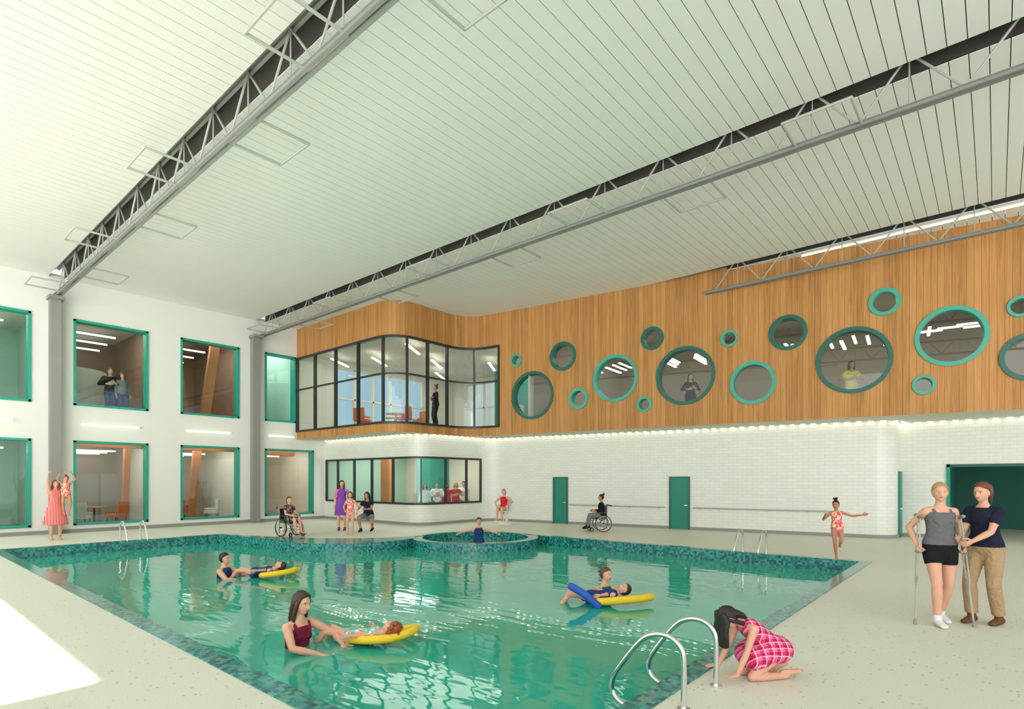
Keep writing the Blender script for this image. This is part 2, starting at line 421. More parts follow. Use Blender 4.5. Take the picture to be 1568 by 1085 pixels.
    df={'R':dict(p=(.095,-.02,.075),pole=(.1,1,0)),'L':dict(p=(-.095,-.02,.075),pole=(-.1,1,0))}
    for key,sg in(('R',1),('L',-1)):
        q=dict(df[key]);q.update((feet or {}).get(key,{}))
        H=P+R0*sg*.088-up*.035
        Kn,A=ik(H,V(q['p']),.42,.41,q['pole']);g=fat*(1 if hs<1.1 else .9)
        rt=[.088*g,.08*g,.068*g,.055*g];rs=[.054*g,.056*g,.045*g,.036*g]
        limb(H,Kn,rt,skin,0,0,1);limb(Kn,A,rs,skin,0,0,1)
        if leg:
            fr,lm=leg[0],leg[1];of=leg[2] if len(leg)>2 else .012
            limb(H,Kn,rt,lm,of,0,min(1,fr))
            if fr>1: limb(Kn,A,rs if fr<1.5 else [.056*g,.057*g,.052*g,.05*g],lm,of,0,fr-1)
        fd=V(q.get('dir',(0,1,0))).normalized();sh=(Kn-A).normalized();fu=V(q['up']) if 'up' in q else (V((0,0,1)) if abs(fd.z)<.6 else sh)
        fu=(fu-fd*fd.dot(fu)).normalized();fs_=fd.cross(fu);fm=shoe or skin;o=.006 if shoe else 0
        mb.tube([A-fd*.045-fu*.035,A-fu*.03+fd*.01,A+fd*.09-fu*.045,A+fd*(.15+o)-fu*.055],[(.034+o,.036+o),(.034+o,.042+o),(.04+o,.026+o),(.036+o,.018+o)],fm,14,side=fs_)
        if shoe: mb.tube([A+sh*.03,A-fu*.02],[.045,.045],shoe,12)
        else:
            for k in range(5):
                c=A+fd*(.178-.01*abs(k-1))-fu*.06+fs_*((k-2)*.015*(-sg));fing.ell(c,(.0085,.0085,.0085) if k else (.012,.012,.011),skin,nu=8,nv=6)
    if skirt:
        for (pts,rr,m_) in skirt: mb.tube(pts,rr,m_,28,side=(1,0,0),round_=False)
    if pre: pre(mb)
    out=remesh(mb,vox,4)
    b=len(out.v);out.v+=fing.v;out.f+=[[i+b for i in f] for f in fing.f];out.m+=fing.m;out.uv+=fing.uv;out.mats=mb.mats
    T,M=head(out,HC,hup,look,skin,lip or M_lip,hair or M_hbrown,style,hs,M_iris)
    if extra: extra(out,T,M)
    return out.obj(name,True,loc=loc,rz=math.radians(yaw-139.4),ang=70,scale=s)
M_eye=mat('eye_white',(235,232,226),.3);M_iris=mat('iris',(50,34,24),.2);M_lip=mat('lips',(184,104,94),.5)
M_hbrown=mat('hair_dark_brown',(52,34,24),.5,noise=.6,nscale=55,bump=.8);M_hblack=mat('hair_black',(24,20,20),.5,noise=.5,nscale=55,bump=.8)
M_hblond=mat('hair_blond',(176,140,92),.5,noise=.4,nscale=55,bump=.8);M_haub=mat('hair_auburn',(104,58,38),.5,noise=.5,nscale=55,bump=.8);M_hred=mat('hair_red',(150,74,36),.5,noise=.5,nscale=40,bump=.8)
def skin(n,c):
    m=mat(n,c,.55,spec=.3,noise=.07,nscale=9);b=m.node_tree.nodes['Principled BSDF'];b.inputs['Subsurface Weight'].default_value=.06;b.inputs['Subsurface Radius'].default_value=(.02,.008,.004);return m
SK=skin('skin_fair',(214,164,138));SKT=skin('skin_tan',(188,132,102))
def cloth(n,c,**k): return mat(n,c,.9,spec=.15,noise=k.get('noise',.1),nscale=k.get('ns',6),bump=.9,bdist=.03,bscale=11)
C_grey=cloth('grey_tank',(104,104,106));C_blk=cloth('black_cloth',(30,30,33));C_navy=cloth('navy_polo',(34,38,56));C_khaki=cloth('khaki_trousers',(172,146,112))
C_wht=cloth('white_coat',(228,230,230));C_red=cloth('red_scrubs',(200,48,52));C_pur=cloth('purple_dress',(122,70,160));C_pink=cloth('pink_cardigan',(214,110,150))
C_jean=cloth('blue_jeans',(60,84,130));C_yel=cloth('yellow_top',(226,206,90));C_gry2=cloth('grey_cardigan',(120,122,128));C_maroon=cloth('maroon_swimsuit',(120,34,60))
C_teal=cloth('teal_swimsuit',(24,100,110));C_bluesw=cloth('navy_swimsuit',(40,60,110));C_shoew=cloth('white_shoe',(226,226,228));C_boot=cloth('brown_boot',(112,78,54));C_redsw=cloth('red_swimsuit',(206,40,48))
def pattern(n,cols,scale,kind='vor'):
    m=mat(n,cols[0],.85,spec=.2);nt=m.node_tree;b=nt.nodes['Principled BSDF'];tc=N(nt,'ShaderNodeTexCoord')
    st=[(i/len(cols),c) for i,c in enumerate(cols)]
    if kind=='vor':
        v=N(nt,'ShaderNodeTexVoronoi',Scale=scale);nt.links.new(tc.outputs['Object'],v.inputs['Vector']);sp=N(nt,'ShaderNodeSeparateColor');nt.links.new(v.outputs['Color'],sp.inputs[0]);f=sp.outputs[0]
        nt.links.new(ramp(nt,f,st,True),b.inputs['Base Color'])
    elif kind=='plaid':
        sp=N(nt,'ShaderNodeSeparateXYZ');nt.links.new(tc.outputs['Object'],sp.inputs[0])
        a=math_n(nt,'LESS_THAN',math_n(nt,'FRACT',math_n(nt,'MULTIPLY',sp.outputs[1],scale)),.4)
        c=math_n(nt,'LESS_THAN',math_n(nt,'FRACT',math_n(nt,'MULTIPLY',math_n(nt,'ADD',sp.outputs[2],sp.outputs[0]),scale)),.4)
        e=math_n(nt,'LESS_THAN',math_n(nt,'FRACT',math_n(nt,'MULTIPLY',math_n(nt,'ADD',sp.outputs[1],.013),scale)),.08)
        g=math_n(nt,'LESS_THAN',math_n(nt,'FRACT',math_n(nt,'MULTIPLY',math_n(nt,'ADD',sp.outputs[2],math_n(nt,'ADD',sp.outputs[0],.013)),scale)),.08)
        f=math_n(nt,'MULTIPLY',math_n(nt,'ADD',a,c),.33);f=math_n(nt,'ADD',f,.01)
        col=ramp(nt,f,[(0,cols[0]),(.3,cols[1]),(.6,cols[2])],True)
        mx=N(nt,'ShaderNodeMix',data_type='RGBA');nt.links.new(math_n(nt,'MAXIMUM',e,g),mx.inputs[0]);nt.links.new(col,mx.inputs[6]);mx.inputs[7].default_value=lin(cols[3]);nt.links.new(mx.outputs[2],b.inputs['Base Color'])
    elif kind=='stripe':
        sp=N(nt,'ShaderNodeSeparateXYZ');nt.links.new(tc.outputs['Object'],sp.inputs[0]);f=math_n(nt,'FRACT',math_n(nt,'MULTIPLY',sp.outputs[0],scale));nt.links.new(ramp(nt,f,st,True),b.inputs['Base Color'])
    return m
C_plaid=pattern('pink_plaid',[(224,112,152),(206,56,106),(166,34,78),(236,200,216)],13,'plaid')
C_flor=pattern('floral_swimsuit',[(236,120,130),(250,180,80),(230,70,130),(250,230,210)],28)
C_flor2=pattern('teal_floral_swimsuit',[(120,200,190),(236,150,140),(240,220,200),(90,170,160)],26)
C_flor3=pattern('dark_floral_dress',[(60,50,60),(170,120,110),(80,110,90),(40,36,44)],26)
C_stripe=pattern('striped_sundress',[(206,60,76),(230,140,126),(220,90,120),(226,180,150)],16,'stripe')
M_yel=mat('yellow_foam',(232,194,44),.8,noise=.06,nscale=20);M_blue=mat('blue_foam',(24,84,178),.7,noise=.06,nscale=20)
FC=-139.4
# --- near pair
person('woman_on_crutches',(-.52,8.6,0),-12,1.73,SK,M_hblond,'pony',look=(.28,1,-.22),hands={'R':dict(p=(.245,0,.935),pole=(.5,-1,0),dir=(0,.45,-1),curl=1.15),'L':dict(p=(-.245,0,.935),pole=(-.5,-1,0),dir=(0,.45,-1),curl=1.15)},
 feet={'R':dict(p=(.08,.12,.08)),'L':dict(p=(-.08,-.16,.095),dir=(-.1,1,-.12))},top=(.03,.405,C_grey,.012),straps=C_grey,bottom=(-.12,.07,C_blk),leg=(.42,C_blk,.014),shoe=C_shoew,vox=.008)
def crutch(sx):
    mb=MB();b=V((sx*.31,.1,.03));t=V((sx*.215,-.02,1.30));a=(t-b)
    mid=b+a*.42
    mb.tube([b,mid],[.012,.012],m_steel_l,8);mb.tube([b-a.normalized()*.03,b+a.normalized()*.03],[.022,.017],m_grey,10)
    for k in(-1,1):
        o=V((0,.035*k,0));mb.tube([b+a*.3,mid+o,b+a*.66+o,t+o],[.009]*4,m_steel_l,8)
    mb.tube([t+V((0,-.09,.01)),t+V((0,0,-.01)),t+V((0,.09,.01))],[.022]*3,m_grey,10)
    g=b+a*.66;mb.tube([g+V((0,-.045,0)),g+V((0,.045,0))],[.016]*2,m_grey,10)
    mb.obj('crutch',loc=(-.52,8.6,0),rz=math.radians(-12+FC))
crutch(1);crutch(-1)
person('physical_therapist',(-.1,8.96,0),-66,1.74,SK,M_haub,'pony',look=(.1,1,-.35),cup=(0,.14,1),hands={'R':dict(p=(.1,.36,1.02),pole=(.4,-.6,-1),n=(-1,0,.3)),'L':dict(p=(-.06,.38,1.0),pole=(-.5,-.5,-1),n=(1,0,.3),curl=.6)},
 feet={'R':dict(p=(.11,.06,.08)),'L':dict(p=(-.1,-.08,.08))},top=(-.0,.46,C_navy,.012),sleeve=(.62,C_navy),bottom=(-.12,.08,C_khaki),leg=(1.9,C_khaki,.016),shoe=C_boot,vox=.008)
# --- kneeling girl
def kn_hair(o,T,M):
    for i in range(11):
        a=-1.5+i*.3;p0=T((math.sin(a)*.06,math.cos(a)*.02+.0,.1))
        p1=T((math.sin(a)*.088,.05+.035*math.cos(a),.05));q=p1+V((0,.015,-.10));q2=q+V((0,-.03,-.16))
        o.tube([p0,p1,q,q2],[.03,.032,.03,.01],M_hblack,10)
def kn_dress(mb):
    mb.tube([(0,-.2,.31),(0,.0,.31),(0,.12,.25)],[(.2,.15),(.22,.16),(.235,.15)],C_plaid,24,side=(1,0,0),round_=True)
person('kneeling_girl',(-1.58,5.23,0),-80,1.36,SK,M_hblack,'bob',hs=1.1,pelvis=(0,-.14,.33),up=(0,.7,.72),cup=(0,.88,.47),fwd=(0,.72,-.7),cfwd=(0,.47,-.88),look=(0,.45,-.9),hup=(0,.9,.44),
 hands={'R':dict(p=(.16,.46,.035),pole=(.6,-.6,.2),dir=(.1,1,-.05),n=(0,0,-1),curl=.08),'L':dict(p=(-.14,.40,.035),pole=(-.6,-.6,.2),dir=(-.1,1,-.05),n=(0,0,-1),curl=.08)},
 feet={'R':dict(p=(.1,-.24,.04),pole=(0,1,-.1),dir=(.1,-1,0),up=(0,0,-1)),'L':dict(p=(-.1,-.24,.04),pole=(0,1,-.1),dir=(-.1,-1,0),up=(0,0,-1))},
 top=(-.13,.40,C_plaid,.016),straps=C_plaid,vox=.008,extra=kn_hair,pre=kn_dress)
person('leaping_girl',(-2.65,14.05,0.012),-25,1.28,SKT,M_hbrown,'buns',hs=1.14,look=(.3,1,-.1),up=(.05,.05,1),hands={'R':dict(p=(.33,.2,1.25),pole=(1,0,-1),curl=.2),'L':dict(p=(-.62,.1,1.3),pole=(-.2,-.5,-1),curl=.1)},
 feet={'R':dict(p=(.02,0,.085),dir=(0,1,-.1)),'L':dict(p=(-.1,-.25,.45),pole=(0,1,0),dir=(0,-.3,-1),up=(0,1,-.3))},top=(-.13,.38,C_flor,.008),straps=C_flor,vox=.012)
# --- wheelchairs
M_rub=mat('rubber_black',(34,34,36),.6)
def wheelchair(loc,yaw):
    mb=MB();m_rub=M_rub
    for s_ in(-1,1):
        x=s_*.3
        mb.ring((x,-.06,.3),(1,0,0),.3,.272,.03,m_rub,40);mb.ring((x+s_*.035,-.06,.3),(1,0,0),.262,.25,.012,m_chrome,40)
        mb.tube([(x-.02,-.06,.3),(x+.03,-.06,.3)],.03,m_black,10)
        for k in range(12):
            a=k*math.pi/6;mb.tube([(x,-.06,.3),(x,-.06+.27*math.cos(a),.3+.27*math.sin(a))],.0035,m_chrome,5)
        mb.ring((s_*.24,.36,.08),(1,0,0),.08,.045,.03,m_rub,20);mb.tube([(s_*.24,.36,.08),(s_*.25,.33,.3)],.012,m_steel,8)
        mb.tube([(s_*.25,-.28,.95),(s_*.25,-.2,.92),(s_*.25,-.19,.3),(s_*.25,-.19,.12)],.014,m_steel,8)
        mb.tube([(s_*.25,-.36,.94),(s_*.25,-.28,.95)],.02,m_rub,8)
        mb.tube([(s_*.25,-.19,.68),(s_*.25,.2,.68),(s_*.25,.25,.62),(s_*.25,.25,.46)],.013,m_steel,8)
        mb.box((s_*.25,.02,.695),(.05,.3,.03),m_rub)
        mb.tube([(s_*.24,-.19,.45),(s_*.24,.3,.45),(s_*.2,.42,.35),(s_*.17,.52,.12)],.013,m_steel,8)
        mb.tube([(s_*.24,-.19,.2),(s_*.24,.33,.2)],.012,m_steel,8)
        mb.box((s_*.11,.56,.1),(.14,.18,.015),m_black)
    mb.box((0,.05,.46),(.48,.46,.03),m_black);mb.box((0,-.195,.7),(.48,.025,.44),m_black)
    mb.tube([(-.24,-.1,.15),(.24,.2,.44)],.01,m_steel,8);mb.tube([(.24,-.1,.15),(-.24,.2,.44)],.01,m_steel,8)
    mb.obj('wheelchair',loc=loc,rz=math.radians(yaw+FC),scale=.93)
sit=dict(pelvis=(0,-.04,.585),feet={'R':dict(p=(.1,.47,.19),pole=(0,1,1),dir=(0,1,-.05)),'L':dict(p=(-.1,.47,.19),pole=(0,1,1),dir=(0,1,-.05))})
wheelchair((-10.2,16.5,0),-88)
person('woman_in_wheelchair',(-10.2,16.5,0),-88,1.58,SKT,M_hblack,'bun',look=(.1,1,-.1),hands={'R':dict(p=(.2,.22,.74),pole=(.6,-.6,-1)),'L':dict(p=(-.2,.22,.74),pole=(-.6,-.6,-1))},top=(-.02,.455,C_blk,.014),sleeve=(1.8,C_blk),bottom=(-.12,.05,C_gry2),leg=(1.9,C_gry2,.014),shoe=C_blk,**sit)
wheelchair((-16.6,8.8,0),58)
person('woman_in_wheelchair',(-16.6,8.8,0),58,1.55,SK,M_haub,'pony',look=(.1,1,-.2),hands={'R':dict(p=(.15,.3,.72),pole=(.6,-.6,-1)),'L':dict(p=(-.1,.3,.74),pole=(-.6,-.6,-1))},top=(-.1,.43,C_flor3,.014),sleeve=(.5,C_flor3),leg=(.9,C_flor3,.03),**sit)
# --- back-left group
person('woman_in_purple_dress',(-17.1,10.95,0),12,1.74,SK,M_hbrown,'long',look=(-.2,1,-.1),top=(-.1,.43,C_pur,.014),sleeve=(.9,C_pink),skirt=[([(0,0,1.03),(0,0,.85),(0,0,.52)],[(.15,.115),(.2,.15),(.25,.19)],C_pur)],shoe=C_boot,
 hands={'L':dict(p=(-.3,.12,.95),pole=(-.5,-1,0))},vox=.014)
person('girl_in_swimsuit',(-15.6,10.3,0),5,1.36,SK,M_haub,'bob',hs=1.12,look=(.1,1,0),top=(-.13,.38,C_flor,.008),straps=C_pink,feet={'R':dict(p=(.09,.06,.08)),'L':dict(p=(-.08,-.06,.08))},hands={'R':dict(p=(.2,.14,.98),pole=(.6,-1,0)),'L':dict(p=(-.28,.1,.9),pole=(-.6,-1,0))})
person('crouching_woman',(-16.2,11.35,0),-8,1.76,SKT,M_hblack,'long',pelvis=(0,-.12,.54),up=(0,.15,1),cup=(0,.2,1),look=(.2,1,-.2),hands={'R':dict(p=(.2,.32,.72),pole=(.6,-.6,-.6)),'L':dict(p=(-.1,.35,.74),pole=(-.6,-.6,-.6))},
 feet={'R':dict(p=(.13,.2,.075),pole=(.3,1,.6)),'L':dict(p=(-.13,-.12,.1),pole=(-.4,1,.2),dir=(0,1,-.3))},top=(-.02,.45,C_navy,.012),sleeve=(.5,C_navy),bottom=(-.12,.05,C_gry2),leg=(.7,C_gry2,.014),shoe=C_blk)
# --- left mother + child
person('mother_in_sundress',(-20.85,3.85,0),48,1.76,SK,M_haub,'long',look=(-.1,1,.15),top=(-.1,.41,C_stripe,.012),straps=C_stripe,skirt=[([(0,0,1.05),(0,0,.85),(0,0,.42)],[(.15,.11),(.21,.16),(.30,.24)],C_stripe)],
 hands={'R':dict(p=(.2,.25,1.83),pole=(1,.1,-.2),curl=.8),'L':dict(p=(-.2,.25,1.83),pole=(-1,.1,-.2),curl=.8)})
person('child_held_up',(-20.35,4.0,.74),48,1.12,SKT,M_haub,'bun',hs=1.15,look=(0,1,.05),top=(-.13,.38,C_flor,.01),straps=C_flor,hands={'R':dict(p=(.22,0,1.78),pole=(1,.1,-.2),curl=.6),'L':dict(p=(-.22,0,1.78),pole=(-1,.1,-.2),curl=.6)},
 feet={'R':dict(p=(.1,.12,.15),pole=(.3,1,0),dir=(0,.8,-.6)),'L':dict(p=(-.1,.05,.12),pole=(-.3,1,0),dir=(0,.8,-.6))})
# --- lift chair and seated woman
mb=MB();mb.tube([(0,-.35,0),(0,-.35,.9)],.05,m_white,12);mb.box((0,-.3,.03),(.5,.5,.06),m_white);mb.box((0,-.02,.52),(.46,.44,.05),m_white);mb.box((0,-.24,.8),(.44,.05,.55),m_white)
mb.tube([(0,-.35,.6),(0,-.1,.48)],.03,m_white,8);mb.box((0,.38,.16),(.4,.2,.03),m_white)
for s_ in(-1,1): mb.tube([(s_*.23,-.22,.75),(s_*.23,.15,.75),(s_*.23,.18,.55)],.018,m_white,8);mb.tube([(s_*.15,.18,.5),(s_*.15,.34,.17)],.016,m_white,8)
mb.obj('pool_lift_chair',loc=(-14.5,16.4,0),rz=math.radians(-22+FC))
person('woman_in_red_swimsuit',(-14.5,16.4,0),-22,1.68,SK,M_hblond,'pony',pelvis=(0,-.05,.645),look=(.1,1,0),feet={'R':dict(p=(.1,.38,.26),pole=(0,1,1)),'L':dict(p=(-.1,.38,.26),pole=(0,1,1))},hands={'R':dict(p=(.26,.12,.78),pole=(.8,-.6,0)),'L':dict(p=(-.26,.12,.78),pole=(-.8,-.6,0))},top=(-.13,.38,C_redsw,.008),straps=C_redsw)
person('woman_in_spa',(-12.05,12.5,-1.12),0,1.72,SK,M_hbrown,'pony',look=(0,1,0),top=(-.13,.38,C_bluesw,.008),straps=C_bluesw,hands={'R':dict(p=(.56,.25,1.24),pole=(.5,-1,-.3),curl=.3,n=(0,0,-1)),'L':dict(p=(-.56,.25,1.24),pole=(-.5,-1,-.3),curl=.3,n=(0,0,-1))})
# --- pool swimmers
def pool_adult(name,loc,yaw,h,sk,hm,st,sex,topm,wz,hands,**k):
    z=-.25-wz*h/1.7
    return person(name,(loc[0],loc[1],z),yaw,h,sk,hm,st,sex=sex,hands=hands,top=topm,feet={'R':dict(p=(.1,-.2,.18)),'L':dict(p=(-.1,.1,.12))},**k)
def floatchild(name,loc,yaw,h,sk,hm,st,tm,look=(0,.2,1),z=-.2,extra=None):
    return person(name,(loc[0],loc[1],z),yaw,h,sk,hm,st,hs=1.13,pelvis=(0,0,-.02),up=(0,1,.05),cup=(0,1,.28),fwd=(0,0,1),cfwd=(0,-.28,1),look=look,hup=(0,1,.45),
      hands={'R':dict(p=(.3,.15,.06),pole=(1,0,0)),'L':dict(p=(-.3,.15,.06),pole=(-1,0,0))},feet={'R':dict(p=(.12,-.66,-.3),pole=(.2,0,1),dir=(.1,-.5,1),up=(0,1,.4)),'L':dict(p=(-.12,-.6,-.32),pole=(-.2,0,1),dir=(-.1,-.5,1),up=(0,1,.4))},top=tm,straps=tm[2],vox=.01,extra=extra)
def noodle(name,pts,r,m):
    P_=[V(p) for p in pts];sm=[]
    for i in range(len(P_)-1):
        p0=P_[max(i-1,0)];p1=P_[i];p2=P_[i+1];p3=P_[min(i+2,len(P_)-1)]
        for q in range(6):
            t=q/6;sm.append(.5*((2*p1)+(p2-p0)*t+(2*p0-5*p1+4*p2-p3)*t*t+(3*p1-p0-3*p2+p3)*t**3))
    sm.append(P_[-1]);mb=MB();mb.tube(sm,r,m,14);return mb.obj(name)
FD=V((-.651,.759,0));RD=V((.759,.651,0))
def rel(c,a,b,z): return V((c[0],c[1],0))+RD*a+FD*b+V((0,0,z))
pool_adult('swimming_therapist',(-6.4,3.48),62,2.02,SK,M_hbrown,'long','f',(-.1,.36,C_maroon,.008),1.12,{'R':dict(p=(.1,.42,1.12),pole=(1,-.3,-.2),n=(0,0,1),curl=.3),'L':dict(p=(-.22,.42,1.13),pole=(-1,-.3,-.2),n=(0,0,1),curl=.3)},straps=C_maroon,look=(-.1,1,-.4),cup=(0,.15,1),vox=.008)
floatchild('floating_girl',(-6.0,4.0),72,1.46,SK,M_hred,'curly',(-.12,.38,C_flor2,.01),look=(.1,-.5,1),z=-.15)
c=(-5.72,4.3)
noodle('yellow_pool_noodle',[rel(c,-.42,-.18,-.17),rel(c,-.2,-.3,-.15),rel(c,.08,-.3,-.13),rel(c,.3,-.15,-.1),rel(c,.34,.1,-.11),rel(c,.15,.25,-.17)],.05,M_yel)
pool_adult('swimming_man',(-12.0,4.95),88,1.78,SK,M_hblack,'short','m',(-.1,.38,C_bluesw,.008),1.2,{'R':dict(p=(.16,.4,1.16),pole=(1,-.3,-.2),n=(0,0,1)),'L':dict(p=(-.2,.42,1.16),pole=(-1,-.3,-.2),n=(0,0,1))},look=(0,1,-.25),straps=C_bluesw)
floatchild('floating_child',(-11.55,5.38),90,1.4,SK,M_hbrown,'short',(-.12,.38,C_bluesw,.01),look=(.2,-.3,1),z=-.13)
c=(-11.15,5.68);noodle('yellow_pool_noodle',[rel(c,-.25,-.24,-.17),rel(c,.05,-.3,-.13),rel(c,.3,-.15,-.1),rel(c,.33,.1,-.1),rel(c,.1,.26,-.17)],.055,M_yel)
pool_adult('swimming_woman',(-5.08,8.35),40,1.76,SK,M_haub,'short','f',(-.1,.38,C_teal,.008),1.2,{'R':dict(p=(.2,.38,1.18),pole=(1,-.3,-.2),n=(0,0,1)),'L':dict(p=(-.2,.4,1.18),pole=(-1,-.3,-.2),n=(0,0,1))},look=(-.1,1,-.3),hup=(-.25,0,1),straps=C_teal,vox=.01)
floatchild('floating_boy',(-5.0,7.8),84,1.45,SK,M_hbrown,'short',(-.12,.44,C_bluesw,.012),look=(.5,-.3,1),z=-.13)
c=(-4.63,8.08)
noodle('yellow_pool_noodle',[rel(c,-.4,-.28,-.17),rel(c,-.1,-.32,-.14),rel(c,.25,-.24,-.13),rel(c,.48,-.1,-.13)],.06,M_yel)
noodle('blue_pool_noodle',[rel(c,-.8,-.15,.05),rel(c,-.6,-.25,-.06),rel(c,-.4,-.35,-.22)],.06,M_blue)
# --- behind glass
HPR={'R':dict(p=(.12,.16,1.12),pole=(1,-.6,-.3),n=(0,-1,0)),'L':dict(p=(-.1,.18,1.16),pole=(-1,-.6,-.3),n=(0,-1,0))}
person('man_in_black',(-23.9,5.95,3.96),50,1.76,SK,M_hblack,'short',sex='m',top=(-.05,.46,C_blk,.014),sleeve=(1.85,C_blk),bottom=(-.12,.08,C_jean),leg=(1.9,C_jean,.014),shoe=C_blk,vox=.016,hands=HPR)
person('woman_in_grey',(-23.8,6.3,3.96),58,1.64,SK,M_hbrown,'long',top=(-.05,.45,C_gry2,.014),sleeve=(1.85,C_gry2),bottom=(-.12,.08,C_jean),leg=(1.9,C_jean,.012),shoe=C_blk,vox=.016,hup=(.25,0,1))
person('woman_in_black_dress',(-16.95,15.1,3.86),-60,1.68,SK,M_hbrown,'bun',top=(-.1,.44,C_blk,.014),sleeve=(1.7,C_blk),bottom=(-.12,.08,C_blk),leg=(1.9,C_blk,.02),shoe=C_blk,vox=.016,hands=HPR)
person('woman_at_round_window',(-7.75,18.2,3.68),0,1.62,SK,M_hbrown,'long',top=(-.05,.44,C_blk,.014),sleeve=(1.7,C_blk),bottom=(-.12,.08,C_blk),leg=(1.9,C_blk,.02),shoe=C_blk,vox=.016,hands=HPR)
person('woman_in_yellow_top',(-3.2,18.9,3.56),-10,1.66,SKT,M_hblack,'long',top=(-.05,.42,C_yel,.016),sleeve=(.5,C_yel),bottom=(-.12,.08,C_wht),leg=(1.9,C_wht,.02),shoe=C_blk,vox=.014,hands=HPR)
for i,(y,cm,sx,hm,hh) in enumerate(((14.85,C_wht,'f',M_hbrown,1.6),(15.4,C_wht,'m',M_hblack,1.66),(16.0,C_red,'f',M_hbrown,1.62),(16.45,C_red,'f',M_hblond,1.64),(17.0,C_wht,'m',M_hbrown,1.68))):
    person('medical_staff',(-17.3+.1*(i%2),y,.012),12,hh,SK,hm,'short' if sx=='m' else 'bob',sex=sx,top=(-.1,.455,cm,.016),sleeve=(1.8 if cm is C_wht else .6,cm),bottom=(-.12,.08,cm),leg=(1.9,C_gry2 if cm is C_wht else cm,.014),shoe=C_blk,vox=.018,hands=HPR if i%2 else None)
# ---------------------------------------------------------------- path helpers
def fillet(pts,n=12):
    out=[V(pts[0][:2])]
    for i in range(1,len(pts)-1):
        p=V(pts[i][:2]);r=pts[i][2] if len(pts[i])>2 else 0
        if not r: out.append(p);continue
        a=(V(pts[i-1][:2])-p).normalized();b=(V(pts[i+1][:2])-p).normalized()
        th=a.angle(b);t=r/math.tan(th/2);c=p+(a+b).normalized()*(r/math.sin(th/2))
        s=p+a*t;e=p+b*t;a0=math.atan2(s.y-c.y,s.x-c.x);a1=math.atan2(e.y-c.y,e.x-c.x)
        d=(a1-a0+math.pi)%(2*math.pi)-math.pi
        for k in range(n+1):
            q=a0+d*k/n;out.append(V((c.x+r*math.cos(q),c.y+r*math.sin(q))))
    out.append(V(pts[-1][:2]));return out
def cum(path):
    u=[0]
    for a,b in zip(path,path[1:]): u.append(u[-1]+(b-a).length)
    return u
def at(path,u):
    U=cum(path)
    for i in range(len(path)-1):
        if u<=U[i+1] or i==len(path)-2:
            t=(path[i+1]-path[i]).normalized();return path[i]+t*(u-U[i]),t
def sub(path,u0,u1):
    U=cum(path);return [at(path,u0)[0]]+[p for p,u in zip(path,U) if u0+1e-4<u<u1-1e-4]+[at(path,u1)[0]]
def path_wall(mb,path,z0,z1,m,ops=()):
    U=cum(path);us=sorted(set([round(u,5) for u in U]+[round(o[k],5) for o in ops for k in(0,1)]))
    us=[u for u in us if u<=U[-1]+1e-4]
    for a,b in zip(us,us[1:]):
        if b-a<1e-4: continue
        pa=at(path,a)[0];pb=at(path,b)[0];mid=(a+b)/2
        iv=[(z0,z1)]
        for o in ops:
            if o[0]<=mid<=o[1]:
                nv=[]
                for lo,hi in iv:
                    if o[2]>lo: nv.append((lo,min(hi,o[2])))
                    if o[3]<hi: nv.append((max(lo,o[3]),hi))
                iv=[q for q in nv if q[1]-q[0]>1e-4]
        for lo,hi in iv:
            mb.face([(pa.x,pa.y,lo),(pb.x,pb.y,lo),(pb.x,pb.y,hi),(pa.x,pa.y,hi)],m,[(a,lo),(b,lo),(b,hi),(a,hi)])
def offset(path,d,closed=False):
    out=[];n=len(path)
    for i in range(n):
        a=path[(i-1)%n] if closed or i>0 else None;b=path[(i+1)%n] if closed or i<n-1 else None;p=path[i]
        t1=(p-a).normalized() if a is not None else None;t2=(b-p).normalized() if b is not None else None
        if t1 is None:t1=t2
        if t2 is None:t2=t1
        n1=V((-t1.y,t1.x));n2=V((-t2.y,t2.x));nn=(n1+n2)
        nn=nn.normalized();k=1/max(.4,nn.dot(n1));out.append(p+nn*d*k)
    return out
def sweep(mb,path,z0,z1,t0,t1,m):
    A=offset(path,t0);B=offset(path,t1)
    for i in range(len(path)-1):
        a,b,c,d=A[i],A[i+1],B[i+1],B[i]
        mb.face([(a.x,a.y,z1),(b.x,b.y,z1),(c.x,c.y,z1),(d.x,d.y,z1)],m)
        mb.face([(a.x,a.y,z0),(b.x,b.y,z0),(c.x,c.y,z0),(d.x,d.y,z0)],m)
        mb.face([(a.x,a.y,z0),(b.x,b.y,z0),(b.x,b.y,z1),(a.x,a.y,z1)],m)
        mb.face([(d.x,d.y,z0),(c.x,c.y,z0),(c.x,c.y,z1),(d.x,d.y,z1)],m)
    for q in (0,-1):
        a,d=A[q],B[q];mb.face([(a.x,a.y,z0),(d.x,d.y,z0),(d.x,d.y,z1),(a.x,a.y,z1)],m)
def area(name,loc,rot,sx,sy,e,col=(1,.98,.93),spread=180):
    l=bpy.data.lights.new(name,'AREA');l.shape='RECTANGLE';l.size=sx;l.size_y=sy;l.energy=e;l.color=col;l.spread=math.radians(spread)
    o=bpy.data.objects.new(name,l);bpy.context.collection.objects.link(o);o.location=loc;o.rotation_euler=[math.radians(a) for a in rot];return o
